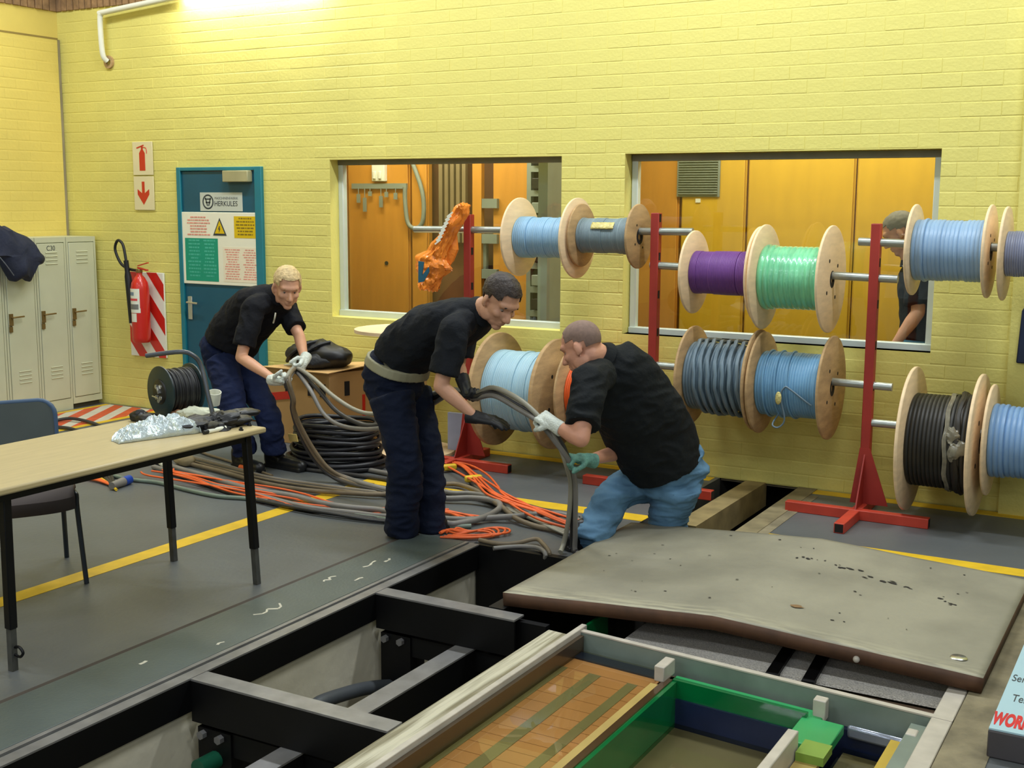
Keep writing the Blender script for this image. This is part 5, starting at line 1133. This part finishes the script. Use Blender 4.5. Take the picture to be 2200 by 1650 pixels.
# ---- the man behind the right window
L4 = V((-.2, -.98, 0)); F4 = V((-.98, .2, 0))
tor = [((-1.566, 8.350, 0.970), .19, .16), ((-1.566, 8.350, 1.080), .20, .17), ((-1.589, 8.330, 1.235), .205, .165), ((-1.620, 8.300, 1.365), .20, .14), ((-1.650, 8.280, 1.445), .16, .10), ((-1.667, 8.270, 1.482), .085, .07), ((-1.685, 8.260, 1.518), .066, .064)]
person('grey-haired man in black shirt and jeans seen through the right window', {'base': (-1.62, 8.35, 0)}, L4, tor,
    ((-1.558, 8.360, 0.885), (.16, .19, .15), basis(F4, Z3), [((-1.558, 8.360, 0.892), .19, .165), ((-1.567, 8.350, 0.980), .185, .158)]),
    [((-1.50, 8.26, .82), (-1.58, 8.24, .43), (-1.54, 8.26, .08), (.12, .095, .085)), ((-1.50, 8.46, .82), (-1.56, 8.46, .43), (-1.52, 8.46, .08), (.12, .095, .085))],
    [((-1.589, 8.100, 1.371), (-1.574, 8.040, 1.159), (-1.700, 8.020, 0.954), .070), ((-1.667, 8.500, 1.347), (-1.700, 8.500, 1.092), (-1.786, 8.440, 0.907), .066)],
    ((-1.754, 8.240, 1.664), (-.84, -.06, -.54), (-.45, 0, .89), 1.1),
    dict(skin=skin('skin_ruddy', (206, 148, 120)), brow=MATS['brow_brown'], hair=pm('hair_grey', (118, 112, 98), .7, var=.2, vs=40), trousers=pm('teal_jeans', (44, 96, 122), .85, var=.2), shirt=MATS['black_tshirt']),
    [], [((-1.72, 8.24, 0), (-1.47, 8.26, 0)), ((-1.70, 8.46, 0), (-1.45, 8.46, 0))],
    hair=(lambda x, y, z: z > (.45 if x > .5 else (.0 if x > .05 else (-.2 if x > -.35 else -.65))), .003, .7, 60))
# badge and sunglasses hanging from the blond man's collar
MB().tube(smooth([(-5.298, 6.140, 1.121), (-5.299, 6.130, 1.082), (-5.312, 6.130, 1.053)], 4), .006, 8).obj('pen_clip', m_chrome, bpy.data.objects['person'])

# ================================================================ CABLES
mc = {'grey': pm('cable_sheath_grey', (122, 118, 112), .45, var=.12, vs=8), 'dark': pm('cable_sheath_dark', (54, 52, 52), .45, var=.18, vs=8), 'brown': pm('cable_sheath_dusty', (112, 98, 76), .55, var=.2, vs=8),
      'green': pm('cable_sheath_greenish', (112, 126, 112), .5, var=.15, vs=8), 'orange': pm('cable_sheath_orange', (226, 98, 44), .45, var=.12, vs=9), 'black': m_ck, 'pale': pm('cable_sheath_pale', (146, 142, 126), .45, var=.1), 'yellow': m_lineY}
def cable(pts, r, m, label, group=None, k=6, seg=10):
    return MB().tube(smooth(pts, k), r, seg).obj('cable', mc[m], label=label, cat='cable', group=group)
ORD = ('nearest the viewer', 'second from viewer', 'third from viewer', 'fourth from viewer', 'fifth from viewer', 'farthest from viewer')
def strands(pts, n, r, m, label, group, spread=.03, seed=0, zl=.0):
    rg = random.Random(seed)
    for i in range(n):
        ph = rg.uniform(0, 6); o = (i - (n - 1) / 2) / max(1, n - 1) * 2
        P = []
        for j, p in enumerate(pts):
            q = V(p); w_ = spread * (.55 + .45 * math.sin(j * 1.1 + ph)); P.append(q + V((w_ * o * .5, w_ * o, rg.uniform(0, .006) + zl)))
        cable(P, r, m, label + ', ' + (ORD[-1] if i == n - 1 else ORD[i]), group)
# cables in the hands of the three men
HG = 'cables carried between the three men'
cable([FISTS[0] + V((-.03, .0, -.05)), FISTS[0] + V((.0, .0, .012)), FISTS[1] + V((0, 0, .012)), (-4.915, 6.040, 0.728), (-4.708, 5.980, 0.638), (-4.492, 5.920, 0.577), (-4.311, 5.880, 0.573), (-4.093, 5.840, 0.630), (-3.813, 5.720, 0.749), (-3.558, 5.560, 0.828), FISTS[3] + V((0, .012, .012)), (-3.177, 5.380, 0.890), (-2.995, 5.330, 0.851), FISTS[4] + V((0, 0, .012)), (-2.775, 5.330, 0.662), FISTS[5] + V((-.012, 0, 0)), (-2.758, 5.460, 0.409), (-2.797, 5.520, 0.216), (-2.844, 5.560, 0.061), (-2.840, 5.511, 0.020)], .0135, 'pale', 'pale carried cable, uppermost at the hands of blond man')
cable([FISTS[0] + V((-.02, .01, -.06)), FISTS[0] + V((.012, .0, -.012)), FISTS[1] + V((0, 0, -.014)), (-4.911, 6.000, 0.664), (-4.769, 5.960, 0.522), (-4.600, 5.930, 0.463), (-4.345, 5.900, 0.472), (-4.060, 5.840, 0.557), (-3.781, 5.720, 0.703), (-3.540, 5.550, 0.805), FISTS[3] + V((0, 0, -.012)), (-3.171, 5.370, 0.850), (-2.997, 5.320, 0.804), FISTS[4] + V((0, -.012, -.01)), (-2.770, 5.310, 0.654), FISTS[5] + V((.014, 0, 0)), (-2.732, 5.460, 0.412), (-2.764, 5.530, 0.218), (-2.783, 5.570, 0.105), (-2.791, 5.589, 0.015), (-2.728, 5.541, 0.014)], .0135, 'grey', 'grey carried cable, lowest at the hands of blond man')
cable([FISTS[0] + V((-.01, .0, -.07)), FISTS[0] + V((-.012, .01, .0)), FISTS[1] + V((.012, .01, 0)), (-4.878, 6.030, 0.666), (-4.707, 6.000, 0.546), (-4.524, 5.960, 0.492), (-4.356, 5.930, 0.489), (-4.115, 5.880, 0.574), (-3.820, 5.740, 0.718), (-3.571, 5.580, 0.812), FISTS[3] + V((.012, -.012, 0)), (-3.195, 5.400, 0.864), (-3.015, 5.350, 0.820), FISTS[4] + V((.012, .012, 0)), (-2.764, 5.340, 0.659), FISTS[5] + V((0, .014, 0)), (-2.752, 5.480, 0.405), (-2.791, 5.550, 0.210), (-2.814, 5.600, 0.104), (-2.822, 5.612, 0.015), (-2.772, 5.574, 0.014)], .0145, 'dark', 'dark carried cable in the middle of carried bundle')
for k, (m, lab) in enumerate((('dark', 'dark cable hanging from the blond man hands to the floor'), ('brown', 'dusty brown cable hanging from the blond man hands to the floor'), ('brown', 'dusty brown cable hanging closest to the black coil'))):
    d = k * 7
    cable([FISTS[1] + V((.0, .0, .006 * k)), FISTS[0] + V((.012 * k - .012, .0, -.004)), V((-5.041, 5.980, 0.592)) + V((.008 * k, 0, 0)), V((-5.077, 6.020, 0.510)) + V((.01 * k, 0, 0)), V((-5.088, 6.080, 0.382)) + V((.02 * k, 0, 0)), V((-5.055, 6.140, 0.229)) + V((.03 * k, 0, 0)), V((-4.997, 6.200, 0.104)) + V((.035 * k, 0, 0)), V((-4.887, 6.226, 0.030)) + V((.03 * k, .02 * k, 0)), V((-4.699, 6.180, 0.018)) + V((.02 * k, .03 * k, 0)), V((-4.508, 6.144, 0.018)) + V((0, .035 * k, 0)), V((-4.316, 6.099, 0.018)) + V((0, .04 * k, 0)), V((-3.970, 6.000, 0.030)) + V((0, .03 * k, .01))], .0125, m, lab)
# thick cables on the floor
cable([(-6.606, 6.135, 0.020), (-6.065, 5.959, 0.022), (-5.744, 5.882, 0.022), (-5.217, 5.736, 0.024), (-4.837, 5.717, 0.030), (-4.559, 5.663, 0.030), (-4.322, 5.672, 0.030), (-4.150, 5.710, 0.030), (-3.905, 5.655, 0.030), (-3.660, 5.656, 0.030), (-3.592, 5.697, 0.030), (-3.525, 5.872, 0.035), (-3.528, 6.054, 0.050), (-3.643, 6.184, 0.050), (-3.818, 6.208, 0.040), (-3.969, 6.151, 0.030), (-4.149, 6.114, 0.030), (-4.425, 6.151, 0.030), (-4.703, 6.226, 0.030), (-5.122, 6.415, 0.020)], .019, 'grey', 'thick grey floor cable making a loop right of the dark-haired man feet')
cable([(-6.229, 5.906, 0.020), (-5.704, 5.771, 0.020), (-5.284, 5.671, 0.020), (-5.005, 5.636, 0.020), (-4.596, 5.567, 0.020), (-4.272, 5.605, 0.020), (-4.090, 5.626, 0.020), (-3.879, 5.714, 0.020), (-3.613, 5.802, 0.025), (-3.485, 5.905, 0.030), (-3.368, 5.968, 0.040), (-3.292, 6.062, 0.040), (-3.191, 6.157, 0.035), (-3.102, 6.145, 0.030), (-2.993, 6.097, 0.020), (-2.874, 5.981, 0.020)], .018, 'grey', 'thick grey floor cable reaching towards the foot of the man in jeans')
cable([(-6.470, 6.274, 0.020), (-6.109, 6.119, 0.020), (-5.765, 6.047, 0.020), (-5.260, 5.927, 0.020), (-4.866, 5.897, 0.025), (-4.555, 5.980, 0.025), (-4.382, 6.031, 0.030), (-4.276, 6.196, 0.030), (-4.191, 6.495, 0.025), (-4.039, 6.486, 0.030), (-3.789, 6.310, 0.040), (-3.504, 6.056, 0.050), (-3.351, 5.939, 0.035), (-3.204, 5.900, 0.020), (-3.073, 5.886, 0.020), (-2.945, 5.871, 0.020), (-2.802, 5.803, 0.020)], .0155, 'brown', 'dusty brown floor cable passing under the loop of the thick grey one')
cable([(-5.701, 6.558, 0.018), (-5.571, 6.562, 0.018), (-5.259, 6.587, 0.018), (-4.990, 6.608, 0.018), (-4.739, 6.578, 0.020), (-4.417, 6.510, 0.020), (-4.084, 6.329, 0.020), (-3.902, 6.323, 0.035), (-3.727, 6.257, 0.050), (-3.576, 6.180, 0.045), (-3.408, 6.101, 0.030), (-3.206, 6.017, 0.020), (-3.005, 5.949, 0.020)], .016, 'grey', 'grey floor cable starting behind the blond man shoes')
cable([(-5.524, 6.402, 0.016), (-5.283, 6.408, 0.016), (-4.971, 6.426, 0.016), (-4.634, 6.432, 0.016), (-4.318, 6.363, 0.018), (-4.015, 6.336, 0.018)], .015, 'dark', 'dark floor cable in front of the black coil')
cable([(-6.320, 5.595, 0.014), (-6.093, 5.569, 0.014), (-5.862, 5.597, 0.014), (-5.547, 5.543, 0.014), (-5.270, 5.520, 0.014), (-5.069, 5.570, 0.014), (-4.837, 5.598, 0.014), (-4.477, 5.600, 0.014), (-4.072, 5.601, 0.014), (-3.828, 5.638, 0.014), (-3.645, 5.652, 0.014), (-3.531, 5.731, 0.014)], .0135, 'green', 'greenish grey floor cable nearest the viewer under the table')
for k in range(4):
    cable([(-5.684, 5.750, 0.014), V((-5.148, 5.650, 0.014)) + V((0, -.02 * k, 0)), V((-4.679, 5.584, 0.014)) + V((0, -.025 * k, .004 * k)), V((-4.334, 5.596, 0.014)) + V((0, -.03 * k, .004 * k)), V((-4.057, 5.635, 0.014)) + V((0, -.03 * k, 0)), V((-3.822, 5.726, 0.014)) + V((.02 * k, -.03 * k, 0))], .0105, ('dark', 'black')[k % 2], 'thin dark cable in floor bundle before the dark-haired man, ' + ORD[3 - k], 'thin dark cables of the floor bundle')
for k in range(4):
    cable([V((-6.356, 6.253, 0.012)) + V((0, .03 * k, 0)), V((-5.852, 6.139, 0.012)) + V((0, .03 * k, 0)), V((-5.365, 6.046, 0.012)) + V((0, .02 * k, 0)), V((-4.972, 6.031, 0.012)) + V((0, .025 * k, 0)), V((-4.618, 6.063, 0.012)) + V((0, .02 * k, 0)), V((-4.342, 6.084, 0.012)) + V((0, .02 * k, 0))], .009, ('brown', 'dark', 'brown', 'grey')[k], 'thin dusty cable running past the blond man shoes, ' + ORD[k], 'thin dusty cables of the floor bundle')
cable([(-6.672, 6.641, 0.012), (-6.300, 6.460, 0.012), (-5.970, 6.355, 0.012), (-5.701, 6.265, 0.012), (-5.365, 6.144, 0.012)], .0095, 'brown', 'thin brown cable on the floor behind the table legs')
# orange cables
strands([(-6.058, 5.836, 0.030), (-5.938, 5.807, 0.030), (-5.692, 5.760, 0.030), (-5.426, 5.687, 0.030), (-5.118, 5.664, 0.030), (-4.842, 5.691, 0.020), (-4.550, 5.692, 0.016), (-4.291, 5.723, 0.014), (-4.091, 5.778, 0.014), (-3.911, 5.835, 0.014)], 6, .0065, 'orange', 'thin orange cable fanning out on the floor under the table', 'orange cables under the table', .16, 1)
cable([(-5.056, 5.611, 0.010), (-4.969, 5.565, 0.010), (-4.882, 5.563, 0.010), (-4.793, 5.589, 0.010), (-4.650, 5.637, 0.012)], .007, 'orange', 'short orange cable just right of the table leg')
strands([(-4.676, 6.980, 0.030), (-4.504, 7.011, 0.030), (-4.354, 6.944, 0.030), (-4.111, 6.714, 0.035), (-3.855, 6.448, 0.045), (-3.668, 6.259, 0.060), (-3.484, 6.172, 0.050), (-3.309, 6.093, 0.045), (-3.133, 5.999, 0.040), (-2.951, 5.958, 0.020), (-2.843, 5.887, 0.020)], 6, .0075, 'orange', 'orange cable of the bundle curving from the rack foot to the pit', 'orange cables of the curved bundle', .085, 2, .01)
strands([(-4.645, 6.916, 0.012), (-4.475, 6.965, 0.012), (-4.332, 6.896, 0.012), (-4.134, 6.710, 0.014), (-3.907, 6.478, 0.014), (-3.750, 6.343, 0.014), (-3.530, 6.203, 0.014), (-3.326, 6.095, 0.014), (-3.137, 5.989, 0.014), (-2.928, 5.884, 0.014)], 5, .0085, 'dark', 'dark cable beside the curved orange bundle', 'dark cables beside the curved orange bundle', .05, 3)
strands([(-4.016, 6.564, 0.020), (-3.774, 6.337, 0.030), (-3.500, 6.123, 0.030), (-3.288, 5.998, 0.030), (-3.081, 5.884, 0.030), (-2.912, 5.824, 0.020)], 3, .0075, 'pale', 'thin pale cable between the orange and dark cables', 'thin pale cables of the curved bundle', .04, 4)
strands([(-3.954, 5.950, 0.020), (-3.842, 5.912, 0.020), (-3.714, 5.887, 0.020), (-3.591, 5.849, 0.020)], 4, .0075, 'orange', 'short orange cable inside the loop of thick grey cable', 'orange cables inside the loop', .07, 5)
strands([(-3.596, 5.518, 0.012), (-3.584, 5.596, 0.014), (-3.468, 5.619, 0.014), (-3.402, 5.738, 0.014), (-3.334, 5.710, 0.014), (-3.316, 5.609, 0.014), (-3.414, 5.507, 0.014), (-3.530, 5.482, 0.014)], 5, .0068, 'orange', 'orange cable end doubled back beside the corner of the pit', 'doubled orange cables by the pit corner', .085, 6)
cable([(-3.887, 6.502, 0.030), (-3.707, 6.349, 0.030), (-3.529, 6.346, 0.012), (-3.271, 6.263, 0.012), (-3.083, 6.223, 0.012)], .008, 'black', 'thin black cable crossing yellow floor line')
cable([(-3.343, 5.514, 0.012), (-3.222, 5.501, 0.012), (-3.134, 5.555, 0.014), (-3.057, 5.632, 0.030), (-2.979, 5.572, 0.030), (-2.894, 5.488, 0.010), (-2.93, 5.53, -.06)], .0125, 'brown', 'dusty cable hooking over the pit end plate, the larger hook')
cable([(-3.194, 5.413, 0.012), (-3.132, 5.481, 0.012), (-3.058, 5.527, 0.014), (-2.971, 5.514, 0.020), (-2.899, 5.455, 0.010), (-2.96, 5.52, -.08)], .0125, 'grey', 'grey cable hooking over the pit end plate, the smaller hook')
for k, y in enumerate((1010, 1029)):
    p = V(((-4.430, 6.889, 0.035), (-4.090, 6.669, 0.040))[k]); MB().obox(p, (.022, .06, .022), V((.8, -.6, 0)), V((.6, .8, 0)), Z3).obj('tape_band', m_lineY, label=('yellow tape band on the cable bundle beside dark trouser leg', 'yellow tape band at bend of the orange cables')[k], cat='tape', bev=.012)
# small stuff under the table
strands([(-6.532, 5.445, 0.012), (-6.394, 5.463, 0.012), (-6.239, 5.444, 0.012), (-6.035, 5.380, 0.012)], 4, .006, 'orange', 'thin orange wire with stripped end on the floor under the table', 'wire ends under the table', .04, 8)
cable([(-6.585, 5.529, 0.012), (-6.420, 5.545, 0.012), (-6.143, 5.423, 0.012), (-5.955, 5.323, 0.012)], .009, 'yellow', 'yellow wire lying among the wire ends under the table')
for k in range(3): cable([V((-6.538, 5.608, 0.012)) + V((0, .04 * k, 0)), V((-6.339, 5.560, 0.012)) + V((0, .03 * k, 0)), V((-6.040, 5.362, 0.012)) + V((0, .01 * k, 0))], .012, 'black', 'short black cable end among wires under the table, ' + ORD[k], 'black cable ends under the table')
pg = thing('cable_plug', 'grey and blue industrial cable plug on the floor under the table', 'plug', (-6.135, 5.519, 0.000))
a, b = V((-6.001, 5.328, 0.030)), V((-6.045, 5.517, 0.030)); MB().cyl(a, a.lerp(b, .65), .024, .03, 16).obj('body', pm('plug_grey', (120, 116, 110), .5), pg); MB().cyl(a.lerp(b, .66), b, .031, .031, 16).obj('ring', pm('plug_blue', (24, 66, 160), .4), pg)
cable([(-8.303, 6.768, 0.012), (-8.202, 6.867, 0.030), (-7.992, 6.880, 0.020), (-7.722, 6.797, 0.012), (-7.339, 6.632, 0.012)], .014, 'dark', 'dark cable on the hatched floor behind the chair, the farther one')
cable([(-8.095, 6.596, 0.012), (-7.894, 6.595, 0.020), (-7.672, 6.544, 0.012), (-7.362, 6.396, 0.012)], .014, 'dark', 'dark cable on the hatched floor behind the chair, the nearer one')
cable([(-6.267, 6.781, 0.012), (-6.124, 6.620, 0.030), (-6.085, 6.600, -0.022), (-5.730, 6.258, 0.010)], .007, 'brown', 'thin brown lead between the blond man legs') if False else None
MB().cyl((-5.705, 6.203, 0.020), (-5.651, 6.200, 0.020), .02, None, 14).obj('orange_plug', mc['orange'], label='small orange plug on the floor by the blond man shoes', cat='plug')
MB().tube(smooth([(-6.498, 6.202, 0.030), (-6.331, 6.059, 0.030), (-6.190, 5.964, 0.030), (-6.140, 5.959, 0.030)], 5), .022, 10).obj('white_elbow', m_white, label='white plastic pipe elbow on the floor behind the table leg', cat='pipe')
blob('pouch', V((-6.148, 6.114, 0.040)), (.09, .05, .04), pm('beige_pouch', (150, 134, 98), .8), amp=.3, fr=10, flat=-.035, seed=12, label='beige pouch on the floor behind the table leg', cat='pouch')
MB().box((-4.794, 7.450, 0.025), V((-4.630, 7.450, 0.305)) + V((0, .03, 0))).obj('leaning_panel', pm('lavender_panel', (168, 176, 200), .5), label='pale lavender panel leaning behind the dark-haired man legs', cat='panel')
